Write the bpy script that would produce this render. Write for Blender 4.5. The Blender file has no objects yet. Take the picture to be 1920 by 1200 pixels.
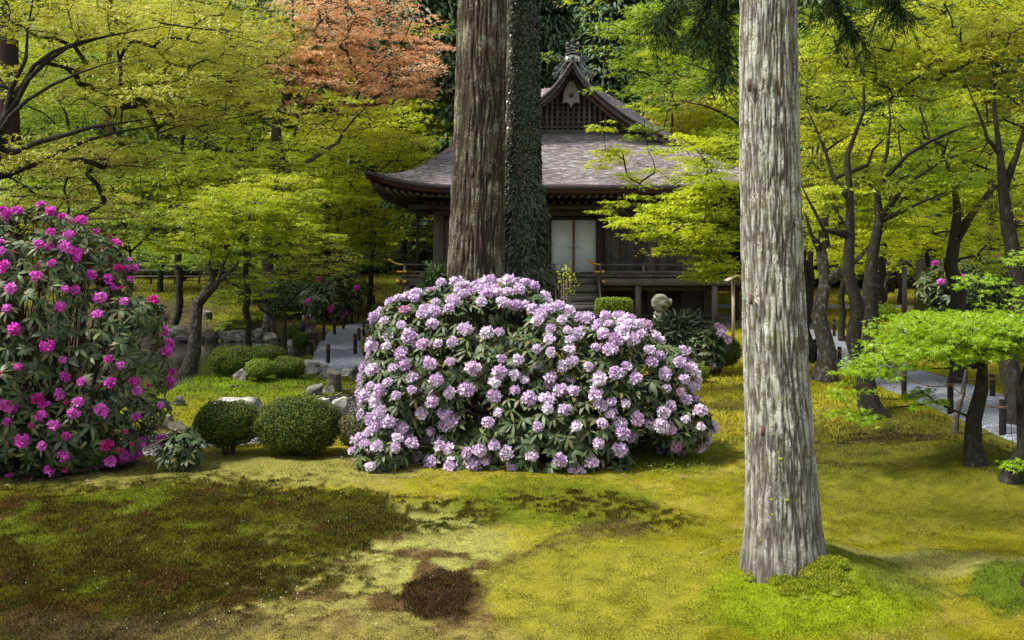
import bpy, math, random
import numpy as np
from mathutils import Vector

# ------------------------------------------------------------------ camera, sky, sun, exposure
sc = bpy.context.scene
F, CX, HY, EZ = 1850.0, 960.0, 470.0, 2.2      # focal length in photo pixels, picture centre, horizon row, eye height
cam_d = bpy.data.cameras.new('camera'); cam = bpy.data.objects.new('camera', cam_d)
sc.collection.objects.link(cam); sc.camera = cam
cam.location = (0, 0, EZ); cam.rotation_euler = (math.radians(90), 0, 0)
cam_d.sensor_width = 36; cam_d.lens = 36 * F / 1920; cam_d.shift_y = (HY - 600) / 1920
cam_d.clip_start = 0.1; cam_d.clip_end = 600
SUN_EL, SUN_AZ = math.radians(57), math.radians(-108)   # azimuth from +Y (away from camera) towards +X; negative = left
world = bpy.data.worlds.new('World'); sc.world = world; world.use_nodes = True
wn = world.node_tree.nodes; wl = world.node_tree.links
sky = wn.new('ShaderNodeTexSky'); sky.sky_type = 'NISHITA'; sky.sun_disc = False
sky.sun_elevation = SUN_EL; sky.sun_rotation = SUN_AZ
sky.dust_density = 2.0
wn['Background'].inputs[1].default_value = 0.15
thin_cloud = wn.new('ShaderNodeHueSaturation'); thin_cloud.inputs['Saturation'].default_value = 0.35   # thin white cloud over the blue
wl.new(sky.outputs[0], thin_cloud.inputs['Color']); wl.new(thin_cloud.outputs[0], wn['Background'].inputs[0])
sun_d = bpy.data.lights.new('sun', 'SUN'); sun = bpy.data.objects.new('sun', sun_d); sc.collection.objects.link(sun)
sun_d.energy = 3.9; sun_d.angle = math.radians(9); sun_d.color = (1.0, 0.95, 0.86)
sdir = Vector((math.sin(SUN_AZ) * math.cos(SUN_EL), math.cos(SUN_AZ) * math.cos(SUN_EL), math.sin(SUN_EL)))
sun.rotation_euler = sdir.to_track_quat('Z', 'Y').to_euler(); sun.location = sdir * 60
vs = sc.view_settings
sc.display_settings.display_device = 'sRGB'
vs.view_transform = 'Standard'; vs.look = 'None'; vs.exposure = 0.98; vs.gamma = 1; vs.use_curve_mapping = False
cy = sc.cycles
cy.max_bounces = 8; cy.diffuse_bounces = 4; cy.glossy_bounces = 2; cy.transmission_bounces = 4; cy.transparent_max_bounces = 4
cy.caustics_reflective = False; cy.caustics_refractive = False
cy.use_denoising = True; cy.sample_clamp_indirect = 4

R = np.random.default_rng(7)
rnd = random.Random(5)
C = sc.collection

# ------------------------------------------------------------------ helpers
def WP(px, py, D): return np.array(((px - CX) * D / F, D, EZ - (py - HY) * D / F))
def hash3(ix, iy, iz, seed):
    h = (ix.astype(np.int64) * 374761393 + iy.astype(np.int64) * 668265263 + iz.astype(np.int64) * 2147483647 + seed * 974634777) & 0xffffffff
    h = ((h ^ (h >> 13)) * 1274126177) & 0xffffffff
    h = (h ^ (h >> 16)) & 0xffffffff
    return h / 4294967295.0
def vn(x, y, z=0.0, seed=0):
    x, y, z = np.broadcast_arrays(np.asarray(x, float), np.asarray(y, float), np.asarray(z, float))
    fx, fy, fz = np.floor(x), np.floor(y), np.floor(z)
    ux, uy, uz = x - fx, y - fy, z - fz
    ux = ux * ux * (3 - 2 * ux); uy = uy * uy * (3 - 2 * uy); uz = uz * uz * (3 - 2 * uz)
    r = 0
    for a in (0, 1):
        for b in (0, 1):
            for c in (0, 1):
                r = r + hash3(fx + a, fy + b, fz + c, seed) * (ux if a else 1 - ux) * (uy if b else 1 - uy) * (uz if c else 1 - uz)
    return r
def fbm(x, y, z=0.0, seed=0, o=4):
    x = np.asarray(x, float); y = np.asarray(y, float); z = np.asarray(z, float)
    s = 0; a = 0.5; t = 0
    for i in range(o):
        s = s + a * vn(x * 2 ** i, y * 2 ** i, z * 2 ** i, seed + i * 17); t += a; a *= 0.5
    return s / t
def sstep(a, b, x):
    t = np.clip((x - a) / (b - a), 0, 1); return t * t * (3 - 2 * t)
def segdist(x, y, pts):
    d = np.full(np.shape(x), 1e9)
    for (x0, y0), (x1, y1) in zip(pts[:-1], pts[1:]):
        dx, dy = x1 - x0, y1 - y0
        t = np.clip(((x - x0) * dx + (y - y0) * dy) / (dx * dx + dy * dy), 0, 1)
        d = np.minimum(d, np.hypot(x - x0 - t * dx, y - y0 - t * dy))
    return d
def inpoly(x, y, pts):
    x = np.asarray(x, float); y = np.asarray(y, float)
    c = np.zeros(x.shape, bool); n = len(pts)
    for i in range(n):
        x0, y0 = pts[i]; x1, y1 = pts[(i + 1) % n]
        if y0 == y1: continue
        c ^= ((y0 > y) != (y1 > y)) & (x < (x1 - x0) * (y - y0) / (y1 - y0) + x0)
    return c

def make_mesh(name, V, Fs, mat=None, smooth=False, col=None):
    me = bpy.data.meshes.new(name)
    V = np.asarray(V, np.float32)
    if isinstance(Fs, np.ndarray): Fs = [Fs]
    Fs = [np.asarray(f, np.int32) for f in Fs if len(f)]
    me.vertices.add(len(V)); me.vertices.foreach_set('co', V.ravel())
    nl = sum(f.size for f in Fs); nf = sum(len(f) for f in Fs)
    me.loops.add(nl); me.polygons.add(nf)
    me.loops.foreach_set('vertex_index', np.concatenate([f.ravel() for f in Fs]))
    starts = []; s = 0
    for f in Fs:
        k = f.shape[1]; starts.append(s + np.arange(len(f)) * k); s += f.size
    me.polygons.foreach_set('loop_start', np.concatenate(starts).astype(np.int32))
    if smooth: me.polygons.foreach_set('use_smooth', np.ones(nf, bool))
    if col is not None:
        ca = me.color_attributes.new('Col', 'FLOAT_COLOR', 'POINT')
        c4 = np.ones((len(V), 4), np.float32); c4[:, :3] = col
        ca.data.foreach_set('color', c4.ravel())
    me.update(calc_edges=True)
    if mat: me.materials.append(mat)
    return me
def link(name, me, parent=None, loc=None, rot=None, scale=None):
    o = bpy.data.objects.new(name, me); C.objects.link(o)
    if parent is not None: o.parent = parent
    if loc is not None: o.location = [float(a) for a in loc]
    if rot is not None: o.rotation_euler = rot
    if scale is not None: o.scale = scale if hasattr(scale, '__len__') else (scale,) * 3
    return o
def tag(o, label=None, cat=None, group=None, kind=None):
    if label: o['label'] = label
    if cat: o['category'] = cat
    if group: o['group'] = group
    if kind: o['kind'] = kind
    return o
def thing(name, label, cat, loc=(0, 0, 0), group=None):
    o = bpy.data.objects.new(name, None); C.objects.link(o); o.location = [float(a) for a in loc]
    o.empty_display_size = 0.1
    return tag(o, label, cat, group)
def part(name, V, Fs, mat, parent, smooth=False, col=None, kind=None, label=None):
    "a child whose vertices are given in world coordinates; the parent has no rotation"
    V = np.asarray(V, float) - np.array(parent.location if parent.parent is None else Vector(parent.parent.location) + Vector(parent.location))
    o = link(name, make_mesh(name, V, Fs, mat, smooth, col), parent)
    if kind: o['kind'] = kind
    if label: o['label'] = label
    return o
def copy_thing(src, loc, rotz, label, group=None, scale=1.0):
    r = src.copy(); C.objects.link(r); r.location = [float(a) for a in loc]; r.rotation_euler = (0, 0, rotz)
    r.scale = (scale,) * 3 if not hasattr(scale, '__len__') else scale
    r['label'] = label
    if group: r['group'] = group
    for ch in list(src.children):
        c = ch.copy(); C.objects.link(c); c.parent = r
        for g in list(ch.children):
            d = g.copy(); C.objects.link(d); d.parent = c
    return r

class MB:
    def __init__(s): s.V = []; s.F = {3: [], 4: []}; s.n = 0
    def add(s, V, F):
        V = np.asarray(V, float).reshape(-1, 3)
        for f in (F if isinstance(F, list) else [F]):
            f = np.asarray(f, int)
            if len(f): s.F[f.shape[1]].append(f + s.n)
        s.V.append(V); s.n += len(V); return s
    def get(s): return np.vstack(s.V), [np.vstack(f) for f in s.F.values() if f]
    def box(s, x0, x1, y0, y1, z0, z1, ch=0.0):
        V = np.array([(x, y, z) for x in (x0, x1) for y in (y0, y1) for z in (z0, z1)], float)
        s.add(V, np.array([(0, 1, 3, 2), (4, 6, 7, 5), (0, 4, 5, 1), (2, 3, 7, 6), (0, 2, 6, 4), (1, 5, 7, 3)])); return s
    def obox(s, a, b, w, h, up=(0, 0, 1)):
        a = Vector(a); b = Vector(b); t = (b - a).normalized(); u = Vector(up)
        sd = t.cross(u).normalized(); u = sd.cross(t)
        V = [p + sd * (w / 2 * i) + u * (h / 2 * j) for p in (a, b) for i in (-1, 1) for j in (-1, 1)]
        s.add(V, np.array([(0, 1, 3, 2), (4, 6, 7, 5), (0, 4, 5, 1), (2, 3, 7, 6), (0, 2, 6, 4), (1, 5, 7, 3)])); return s
    def tube(s, pts, rad, k=6, cap=True):
        P = np.asarray(pts, float); n = len(P); rad = np.broadcast_to(np.asarray(rad, float), (n,))
        T = np.gradient(P, axis=0); T /= np.linalg.norm(T, axis=1)[:, None] + 1e-9
        ref = np.array([0.31, 0.95, 0.05]) if abs(T[0] @ np.array([0.31, 0.95, 0.05])) < 0.9 else np.array([1., 0, 0])
        A = []; a = ref
        for i in range(n):
            a = a - T[i] * (a @ T[i]); a = a / (np.linalg.norm(a) + 1e-9); A.append(a)
        A = np.array(A); B = np.cross(T, A)
        th = np.arange(k) / k * 2 * math.pi
        V = P[:, None] + rad[:, None, None] * (np.cos(th)[None, :, None] * A[:, None] + np.sin(th)[None, :, None] * B[:, None])
        i = np.arange(n - 1)[:, None] * k; j = np.arange(k)[None]; j2 = (j + 1) % k
        Fq = np.stack([i + j, i + j2, i + k + j2, i + k + j], -1).reshape(-1, 4)
        V = V.reshape(-1, 3); fs = [Fq]
        if cap:
            V = np.vstack([V, P[0], P[-1]]); jj = np.arange(k); e = (n - 1) * k
            fs.append(np.stack([(jj + 1) % k, jj, np.full(k, n * k)], -1)); fs.append(np.stack([e + jj, e + (jj + 1) % k, np.full(k, n * k + 1)], -1))
        s.add(V, fs); return s
    def build(s, name, mat, parent=None, smooth=False, kind=None, label=None):
        V, Fs = s.get()
        if parent is None:
            o = link(name, make_mesh(name, V, Fs, mat, smooth))
            if kind: o['kind'] = kind
            return o
        return part(name, V, Fs, mat, parent, smooth, kind=kind, label=label)

def basis(N):
    N = N / (np.linalg.norm(N, axis=1)[:, None] + 1e-9)
    ref = np.where(np.abs(N[:, 2:3]) < 0.9, np.array([[0, 0, 1.]]), np.array([[1., 0, 0]]))
    T = np.cross(ref, N); T /= np.linalg.norm(T, axis=1)[:, None] + 1e-9
    return T, np.cross(N, T), N
def star_leaves(P, N, size, lobes=3, spread=100, width=0.2, droop=0.25, rng=R, dirs=None):
    "one small lobed leaf per point, a narrow triangle per lobe"
    n = len(P); T, B, N = basis(N)
    a0 = rng.uniform(0, 2 * math.pi, n)
    if dirs is not None:
        a0 = np.arctan2((dirs * B).sum(1), (dirs * T).sum(1)) + rng.normal(0, 0.35, n)
    size = np.broadcast_to(size, (n,)) * rng.uniform(0.7, 1.3, n)
    Vs = []
    for i in range(lobes):
        off = 0 if lobes == 1 else math.radians(-spread + 2 * spread * i / (lobes - 1))
        L = size * (1 - 0.45 * abs(off) / math.radians(120))
        a = a0 + off
        d = np.cos(a)[:, None] * T + np.sin(a)[:, None] * B
        q = np.cross(N, d)
        base = P + d * (L * 0.15)[:, None]
        tip = P + d * L[:, None] - N * (L * droop)[:, None]
        Vs.append(np.stack([base - q * (L * width)[:, None], base + q * (L * width)[:, None], tip], 1))
    V = np.stack(Vs, 1).reshape(-1, 3)
    return V, np.arange(len(V)).reshape(-1, 3)
def kite_leaves(P, N, L, W, rng=R, dirs=None, bend=0.2):
    n = len(P); T, B, N = basis(N)
    if dirs is None:
        a = rng.uniform(0, 2 * math.pi, n); d = np.cos(a)[:, None] * T + np.sin(a)[:, None] * B
    else:
        d = dirs / (np.linalg.norm(dirs, axis=1)[:, None] + 1e-9)
        N = N - d * (N * d).sum(1)[:, None]; N /= np.linalg.norm(N, axis=1)[:, None] + 1e-9
    q = np.cross(N, d)
    L = (np.broadcast_to(L, (n,)) * rng.uniform(0.75, 1.25, n))[:, None]; W = np.broadcast_to(W, (n,))[:, None]
    mid = P + d * L * 0.5
    V = np.stack([P, mid + q * W / 2 - N * L * 0.02, P + d * L - N * L * bend, mid - q * W / 2 - N * L * 0.02], 1).reshape(-1, 3)
    return V, np.arange(len(V)).reshape(-1, 4)

# ------------------------------------------------------------------ materials
def newmat(name):
    m = bpy.data.materials.new(name); m.use_nodes = True
    nt = m.node_tree; p = nt.nodes['Principled BSDF']; return m, nt, p
def nd(nt, t, **k):
    n = nt.nodes.new(t)
    for a, b in k.items():
        if a.startswith('i_'):
            key = a[2:]; n.inputs[int(key) if key.isdigit() else key].default_value = b
        else: setattr(n, a, b)
    return n
def coords(nt, scale=(1, 1, 1), kind='Object', rot=(0, 0, 0)):
    tc = nd(nt, 'ShaderNodeTexCoord'); mp = nd(nt, 'ShaderNodeMapping'); mp.inputs['Scale'].default_value = scale
    mp.inputs['Rotation'].default_value = rot
    nt.links.new(tc.outputs[kind], mp.inputs[0]); return mp.outputs[0]
def noise(nt, vec, scale=5, detail=4, rough=0.55, dist=0.0):
    n = nd(nt, 'ShaderNodeTexNoise'); n.inputs['Scale'].default_value = scale; n.inputs['Detail'].default_value = detail
    n.inputs['Roughness'].default_value = rough; n.inputs['Distortion'].default_value = dist
    nt.links.new(vec, n.inputs['Vector']); return n.outputs[0]
def ramp(nt, fac, stops, interp='LINEAR'):
    r = nd(nt, 'ShaderNodeValToRGB'); r.color_ramp.interpolation = interp
    e = r.color_ramp.elements
    while len(e) < len(stops): e.new(0.5)
    for el, (p, c) in zip(e, stops):
        el.position = p; el.color = (*c, 1) if len(c) == 3 else c
    nt.links.new(fac, r.inputs[0]); return r.outputs[0]
def mix(nt, fac, a, b, mode='MIX'):
    m = nd(nt, 'ShaderNodeMix', data_type='RGBA', blend_type=mode)
    for s, v in ((m.inputs[0], fac), (m.inputs[6], a), (m.inputs[7], b)):
        if isinstance(v, (int, float)): s.default_value = v
        elif isinstance(v, tuple): s.default_value = (*v, 1)
        else: nt.links.new(v, s)
    return m.outputs[2]
def bump(nt, p, h, strength=0.5, dist=0.02):
    b = nd(nt, 'ShaderNodeBump'); b.inputs['Strength'].default_value = strength; b.inputs['Distance'].default_value = dist
    nt.links.new(h, b.inputs['Height']); nt.links.new(b.outputs[0], p.inputs['Normal'])
def g3(v): return (v, v, v)

def noisy(name, stops, scale=(1, 1, 1), ns=5, rough=0.85, bmp=0.4, bd=0.01, detail=6, spec=0.2, dist=0.0, per_object=0.0, metallic=0.0):
    m, nt, p = newmat(name)
    v = coords(nt, scale); f = noise(nt, v, ns, detail, 0.6, dist)
    c = ramp(nt, f, stops)
    if per_object:
        oi = nd(nt, 'ShaderNodeObjectInfo'); hs = nd(nt, 'ShaderNodeHueSaturation'); mr = nd(nt, 'ShaderNodeMapRange')
        mr.inputs['To Min'].default_value = 1 - per_object; mr.inputs['To Max'].default_value = 1 + per_object
        nt.links.new(oi.outputs['Random'], mr.inputs['Value']); nt.links.new(mr.outputs[0], hs.inputs['Value'])
        nt.links.new(c, hs.inputs['Color']); c = hs.outputs[0]
    nt.links.new(c, p.inputs['Base Color'])
    p.inputs['Roughness'].default_value = rough; p.inputs['Specular IOR Level'].default_value = spec; p.inputs['Metallic'].default_value = metallic
    if bmp: bump(nt, p, f, bmp, bd)
    return m
def leafmat(name, cols, trans=0.45, rough=0.45, spec=0.35, tcol=None, big=0.0, big_scale=0.4):
    "cols: leaf tints, one picked per leaf"
    m, nt, p = newmat(name)
    g = nd(nt, 'ShaderNodeNewGeometry')
    c = ramp(nt, g.outputs['Random Per Island'], [(i / max(1, len(cols) - 1), c_) for i, c_ in enumerate(cols)])
    if big:
        v = coords(nt); f = noise(nt, v, big_scale, 2)
        mr = nd(nt, 'ShaderNodeMapRange'); mr.inputs['From Min'].default_value = 0.35; mr.inputs['From Max'].default_value = 0.65
        mr.inputs['To Min'].default_value = 1 - big; mr.inputs['To Max'].default_value = 1 + big
        nt.links.new(f, mr.inputs['Value'])
        hs = nd(nt, 'ShaderNodeHueSaturation'); nt.links.new(mr.outputs[0], hs.inputs['Value']); nt.links.new(c, hs.inputs['Color']); c = hs.outputs[0]
    nt.links.new(c, p.inputs['Base Color']); p.inputs['Roughness'].default_value = rough; p.inputs['Specular IOR Level'].default_value = spec
    if trans:
        t = nd(nt, 'ShaderNodeBsdfTranslucent'); mx = nd(nt, 'ShaderNodeMixShader'); mx.inputs[0].default_value = trans
        tc = mix(nt, 1.0, c, tcol or (1.0, 1.0, 0.4), 'MULTIPLY')
        nt.links.new(tc, t.inputs[0]); nt.links.new(p.outputs[0], mx.inputs[1]); nt.links.new(t.outputs[0], mx.inputs[2])
        out = [n for n in nt.nodes if n.type == 'OUTPUT_MATERIAL'][0]; nt.links.new(mx.outputs[0], out.inputs[0])
    return m
# ------------------------------------------------------------------ terrain
POND = [(-18, 30.6), (-6.4, 30.6), (-5.3, 27.5), (-4.75, 24.5), (-4.6, 21.5), (-4.7, 19.8), (-5.25, 18.3), (-5.45, 16.5), (-5.3, 15.2), (-5.5, 14.0), (-6.6, 12.9), (-9, 12.5), (-18, 12.2)]
PATH_L = [(-2.9, 17.6), (-3.5, 20.0), (-4.15, 23.5), (-4.5, 27.0), (-4.4, 30.5), (-3.5, 33.0), (-2.0, 34.5)]
PATH_R = [(9.5, 36.0), (8.6, 30.0), (7.9, 26.0), (7.25, 22.0), (6.9, 18.0), (6.75, 14.5), (6.6, 11.6), (6.6, 9.0), (7.0, 6.0)]
PATH_X = [(7.0, 25.5), (4.0, 26.2), (0.5, 26.2)]
POND_Z = -0.34
RAVINE = [(-1.5, 15.8), (-2.4, 13.6), (-2.9, 12.1), (-4.2, 11.2), (-6.0, 11.4), (-7.5, 12.2)]
MOUNDS = [  # px, py of the foot, radius, height
    (1478, 1062, 0.50, 0.15), (1545, 1120, 0.42, 0.09), (1640, 1125, 0.35, 0.05), (1645, 785, 0.9, 0.22), (1542, 722, 0.7, 0.12), (1829, 868, 0.55, 0.12),
    (1895, 918, 0.5, 0.12), (1925, 1095, 0.5, 0.10), (1700, 860, 1.2, 0.10), (330, 905, 1.6, 0.03), (1000, 900, 2.2, 0.05), (600, 930, 1.3, 0.05)]
def gdist(py, z=0.0): return (EZ - z) * F / (py - HY)
MW = [((px - CX) * gdist(py) / F, gdist(py), r, h) for px, py, r, h in MOUNDS]
def cushions(x, y, s, seed):
    "rounded cushion shapes, 1 in the middle of a cushion and 0 in the joint"
    u, v = x * s, y * s; iu, iv = np.floor(u), np.floor(v); best = np.full(u.shape, 9.0)
    for a in (-1, 0, 1):
        for b in (-1, 0, 1):
            cu = iu + a + .15 + .7 * hash3(iu + a, iv + b, iu * 0, seed); cv = iv + b + .15 + .7 * hash3(iu + a, iv + b, iu * 0, seed + 7)
            best = np.minimum(best, (u - cu) ** 2 + (v - cv) ** 2)
    return np.sqrt(np.clip(1 - best * 1.3, 0, 1))
CUSH = [(2.65, 6.60, 1.0, .30), (-.72, 6.65, 1.1, .55), (-1.3, 6.0, 1.5, .45), (2.1, 6.15, .9, .3), (-.3, 7.4, 1.0, .35)]
def H(x, y):
    x = np.asarray(x, float); y = np.asarray(y, float)
    h = 0.07 * (fbm(x * 0.5, y * 0.5, 0, 3, 3) - 0.5) + 0.065 * (fbm(x * 1.7, y * 1.7, 0, 9, 3) - 0.5) + 0.022 * (vn(x * 4.3, y * 4.3, 0, 12) - 0.5)
    for mx, my, r, hh in MW:
        h = h + hh * np.exp(-((x - mx) ** 2 + (y - my) ** 2) / (r * r))
    # island of moss in front of the pond
    h = h + 0.16 * np.exp(-(((x + 4.3) / 2.0) ** 2 + ((y - 15.6) / 1.9) ** 2) ** 1.5)
    nm = y < 9.5
    if np.any(nm):
        m = np.zeros(x.shape)
        for cx_, cy_, a, b in CUSH: m = np.maximum(m, np.clip(1.5 - np.hypot((x - cx_) / a, (y - cy_) / b) - .6 * (vn(x * 3, y * 3, 0, 19) - .2), 0, 1))
        lump = cushions(x + .05 * vn(x * 9, y * 9, 0, 2), y, 7.5, 3) * .030 + cushions(x, y, 16, 5) * .010
        h = h + np.where(nm, (m * .9 + .12) * (lump - .015), 0)
    # far bank and the hill
    h = h + 0.085 * np.maximum(0, y - 31.5) * sstep(2, -6, x) + 0.03 * np.maximum(0, y - 33) * sstep(-6, 2, x)
    h = h + 0.35 * np.exp(-(((x + 11.5) / 4.5) ** 2 + ((y - 35.5) / 2.6) ** 2))
    yy = np.maximum(0, y - 50 - 5 * np.sin(x * 0.07))
    h = h + 0.52 * yy ** 1.05
    h = h + 0.3 * np.maximum(0, np.abs(x) - 34) * sstep(10, 30, y)
    # flatten along paths
    dp = np.minimum(np.minimum(segdist(x, y, PATH_L), segdist(x, y, PATH_R)), segdist(x, y, PATH_X))
    fl = sstep(1.7, 0.8, dp)
    h = h * (1 - fl) + fl * (h * 0.25 - 0.03)
    # little gravel channel
    dr = segdist(x, y, RAVINE)
    h = h - 0.16 * sstep(0.75, 0.3, dr + 0.25 * (vn(x * 2, y * 2, 0, 5) - 0.5))
    # pond
    dd = segdist(x, y, POND + [POND[0]]) * np.where(inpoly(x, y, POND), 1, -1)
    dd = dd + 0.5 * (vn(x * 1.2, y * 1.2, 0, 44) - 0.5)
    h = h - sstep(-0.25, 0.9, dd) * 0.95
    return h
def Z(x, y): return float(H(np.array([x]), np.array([y]))[0])
def on_ground(px, py):
    "point of the terrain seen at a pixel"
    D = gdist(py)
    for _ in range(6): D = gdist(py, max(POND_Z, Z((px - CX) * D / F, D))) if py > HY + 4 else D
    x = (px - CX) * D / F
    return np.array((x, D, max(POND_Z, Z(x, D))))

def ell(px, py, cx, cy, rx, ry, n, e=0.12, rot=0.0):
    c, s = math.cos(math.radians(rot)), math.sin(math.radians(rot))
    dx, dy = px - cx, py - cy
    u = (dx * c + dy * s) / rx; v = (-dx * s + dy * c) / ry
    return sstep(1 + e, 1 - e, np.sqrt(u * u + v * v) + n)
def species(x, y):
    """moss species map, with tree shade painted into some patches: returns colour and 'tuft' (how tall and dark the haircap moss is)"""
    yy = np.maximum(y, 2.0)
    px = CX + x * F / yy; py = HY + EZ * F / yy
    n = 0.7 * (fbm(x * 1.6, y * 1.6, 0, 21, 4) - 0.5); n2 = fbm(x * 5, y * 5, 0, 31, 4); n3 = fbm(x * 14, y * 14, 0, 41, 3); n4 = fbm(x * 0.9, y * 0.9, 0, 51, 3)
    ne = n * 0.6 + 0.5 * (n3 - 0.5)
    col = np.empty(x.shape + (3,))
    a = np.array((0.212, 0.194, 0.016)); b = np.array((0.150, 0.145, 0.007)); c = np.array((0.245, 0.215, 0.045))
    t = np.clip((n4 - 0.35) / 0.3, 0, 1)[..., None]
    col[:] = a * (1 - t) + b * t
    t = sstep(0.5, 0.75, n2)[..., None]; col = col * (1 - t * 0.5) + c * t * 0.5
    tuft = np.zeros(x.shape)
    def put(m, rgb, k=0.0):
        nonlocal col, tuft
        m = np.clip(m, 0, 1); col = col * (1 - m[..., None]) + np.array(rgb) * m[..., None]; tuft = tuft * (1 - m) + k * m
    # back lawn on the left: paler, worn
    put(0.7 * ell(px, py, 420, 895, 420, 40, ne), (0.21, 0.20, 0.055))
    # pale cushions below the middle
    put(0.8 * ell(px, py, 780, 1040, 190, 70, ne, .3), (0.27, 0.27, 0.075))
    put(0.8 * ell(px, py, 560, 1130, 260, 60, ne, .3), (0.24, 0.225, 0.06))
    put(0.75 * ell(px, py, 700, 1190, 420, 50, ne, .3), (0.20, 0.17, 0.05))
    put(sstep(.5, .66, n2) * ell(px, py, 720, 1110, 330, 90, ne, .3), (0.10, 0.065, 0.025), .3)
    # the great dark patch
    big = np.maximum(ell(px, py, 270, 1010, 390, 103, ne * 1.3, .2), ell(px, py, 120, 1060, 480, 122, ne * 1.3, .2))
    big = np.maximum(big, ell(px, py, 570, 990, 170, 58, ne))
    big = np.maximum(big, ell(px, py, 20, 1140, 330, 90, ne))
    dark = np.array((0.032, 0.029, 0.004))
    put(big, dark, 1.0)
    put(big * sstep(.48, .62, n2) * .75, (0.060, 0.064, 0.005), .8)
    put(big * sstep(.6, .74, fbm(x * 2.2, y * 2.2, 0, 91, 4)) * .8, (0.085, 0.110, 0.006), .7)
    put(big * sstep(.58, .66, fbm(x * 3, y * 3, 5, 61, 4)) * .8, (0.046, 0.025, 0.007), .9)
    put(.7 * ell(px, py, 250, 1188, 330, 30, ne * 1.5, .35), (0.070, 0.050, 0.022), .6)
    put(sstep(.40, .6, n3) * ell(px, py, 545, 1005, 50, 13, ne * 2, .5, -15), (0.15, 0.15, 0.03), .2)
    # fingers to the right
    f = sstep(.44, .58, n3)
    put(f * ell(px, py, 770, 985, 190, 34, n, .3), dark, .9)
    put(f * ell(px, py, 1120, 968, 190, 32, n, .3, 5), dark, .9)
    put(.85 * ell(px, py, 1040, 958, 190, 45, ne, .25), (0.105, 0.135, 0.008), .3)
    put(sstep(.46, .56, n3) * ell(px, py, 1120, 965, 160, 26, n, .3, 5), dark, .9)
    put(sstep(.5, .6, n3) * ell(px, py, 830, 975, 120, 28, ne, .3), dark, .8)
    # brown seam
    put(.9 * sstep(1.0, .35, segdist(px, py * 1.0, [(1190, 1000), (1110, 1015), (1010, 1045), (960, 1070), (915, 1105)]) / 24 + ne * 2.2) * sstep(.2, .5, n3), (0.075, 0.055, 0.018), .5)
    put(ell(px, py, 832, 1128, 78, 42, ne * .6, .10), (0.036, 0.021, 0.010), 1.0)
    put(.6 * ell(px, py, 905, 1150, 26, 30, ne * 1.5, .3), (0.12, 0.075, 0.035), .1)
    put(.85 * ell(px, py, 1150, 1125, 245, 100, ne * .7, .1), (0.205, 0.197, 0.020), 0)
    # right side: dark moss, darkened further with painted maple shade
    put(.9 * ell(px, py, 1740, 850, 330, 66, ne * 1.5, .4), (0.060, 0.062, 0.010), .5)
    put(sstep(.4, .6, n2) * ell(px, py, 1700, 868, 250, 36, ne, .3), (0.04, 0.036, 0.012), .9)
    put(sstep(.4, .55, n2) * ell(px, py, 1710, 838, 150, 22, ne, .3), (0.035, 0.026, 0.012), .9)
    put(.7 * ell(px, py, 1760, 930, 340, 70, ne * 1.5, .4), (0.095, 0.10, 0.010), .1)
    put(.8 * ell(px, py, 1700, 1075, 260, 26, ne, .3), (0.26, 0.25, 0.07))
    put(.95 * ell(px, py, 1530, 1135, 225, 68, ne * .6, .2), (0.155, 0.200, 0.007), .45)
    put(.85 * ell(px, py, 1660, 1110, 130, 30, ne, .3, 10), (0.12, 0.135, 0.02), .1)
    put(.9 * ell(px, py, 1890, 1120, 75, 40, ne, .2), (0.075, 0.115, 0.010), .6)
    put(.7 * ell(px, py, 1360, 762, 50, 14, ne, .3), (0.055, 0.05, 0.015), .6)
    put(.6 * ell(px, py, 1270, 850, 110, 45, ne, .3), (0.09, 0.12, 0.012), .4)
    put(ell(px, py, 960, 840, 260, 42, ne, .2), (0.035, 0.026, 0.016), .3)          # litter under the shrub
    put(ell(px, py, 80, 868, 190, 36, ne, .2), (0.05, 0.042, 0.02), .3)
    # beyond
    far = sstep(11.5, 13.0, y)
    gl = sstep(.35, .7, fbm(x * .45, y * .45, 0, 71, 4))[..., None]
    fc = np.array((0.165, 0.175, 0.012)) * (1 - gl) + np.array((0.065, 0.055, 0.010)) * gl
    wl_ = (far * sstep(3.5, -1.0, x))[..., None] * 0.9
    col = col * (1 - wl_) + fc * wl_
    put(far * sstep(30, 33, y) * sstep(2, 6, x) * .8, (0.13, 0.12, 0.012), .2)
    isl = np.exp(-(((x + 4.3) / 2.0) ** 2 + ((y - 15.6) / 1.7) ** 2) ** 2)
    put(isl * .95, (0.080, 0.125, 0.008), .3)  # island moss darkened, tree shade painted into its colour
    put(isl * sstep(.5, .62, n2) * .6, (0.07, 0.07, 0.012), .6)
    dr = segdist(x, y, RAVINE) + 0.3 * (n3 - .5)
    put(sstep(.75, .55, dr), (0.045, 0.042, 0.038), 0)
    dd = segdist(x, y, POND + [POND[0]]) * np.where(inpoly(x, y, POND), 1, -1)
    put(sstep(-0.35, 0.0, dd + .3 * (n3 - .5)), (0.035, 0.032, 0.026), 0)
    put(sstep(-9, -11, x) * sstep(30, 31, y) * sstep(34.5, 33.5, y), (0.06, 0.045, 0.03), 0)
    put(sstep(30, 34, y) * sstep(6, 3, x) * .5, (0.05, 0.05, 0.010), 0)
    put(sstep(46, 54, y + 4 * n), (0.022, 0.028, 0.012), 0)
    v = (0.72 + 0.56 * n3)[..., None]
    return col * v, tuft

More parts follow.
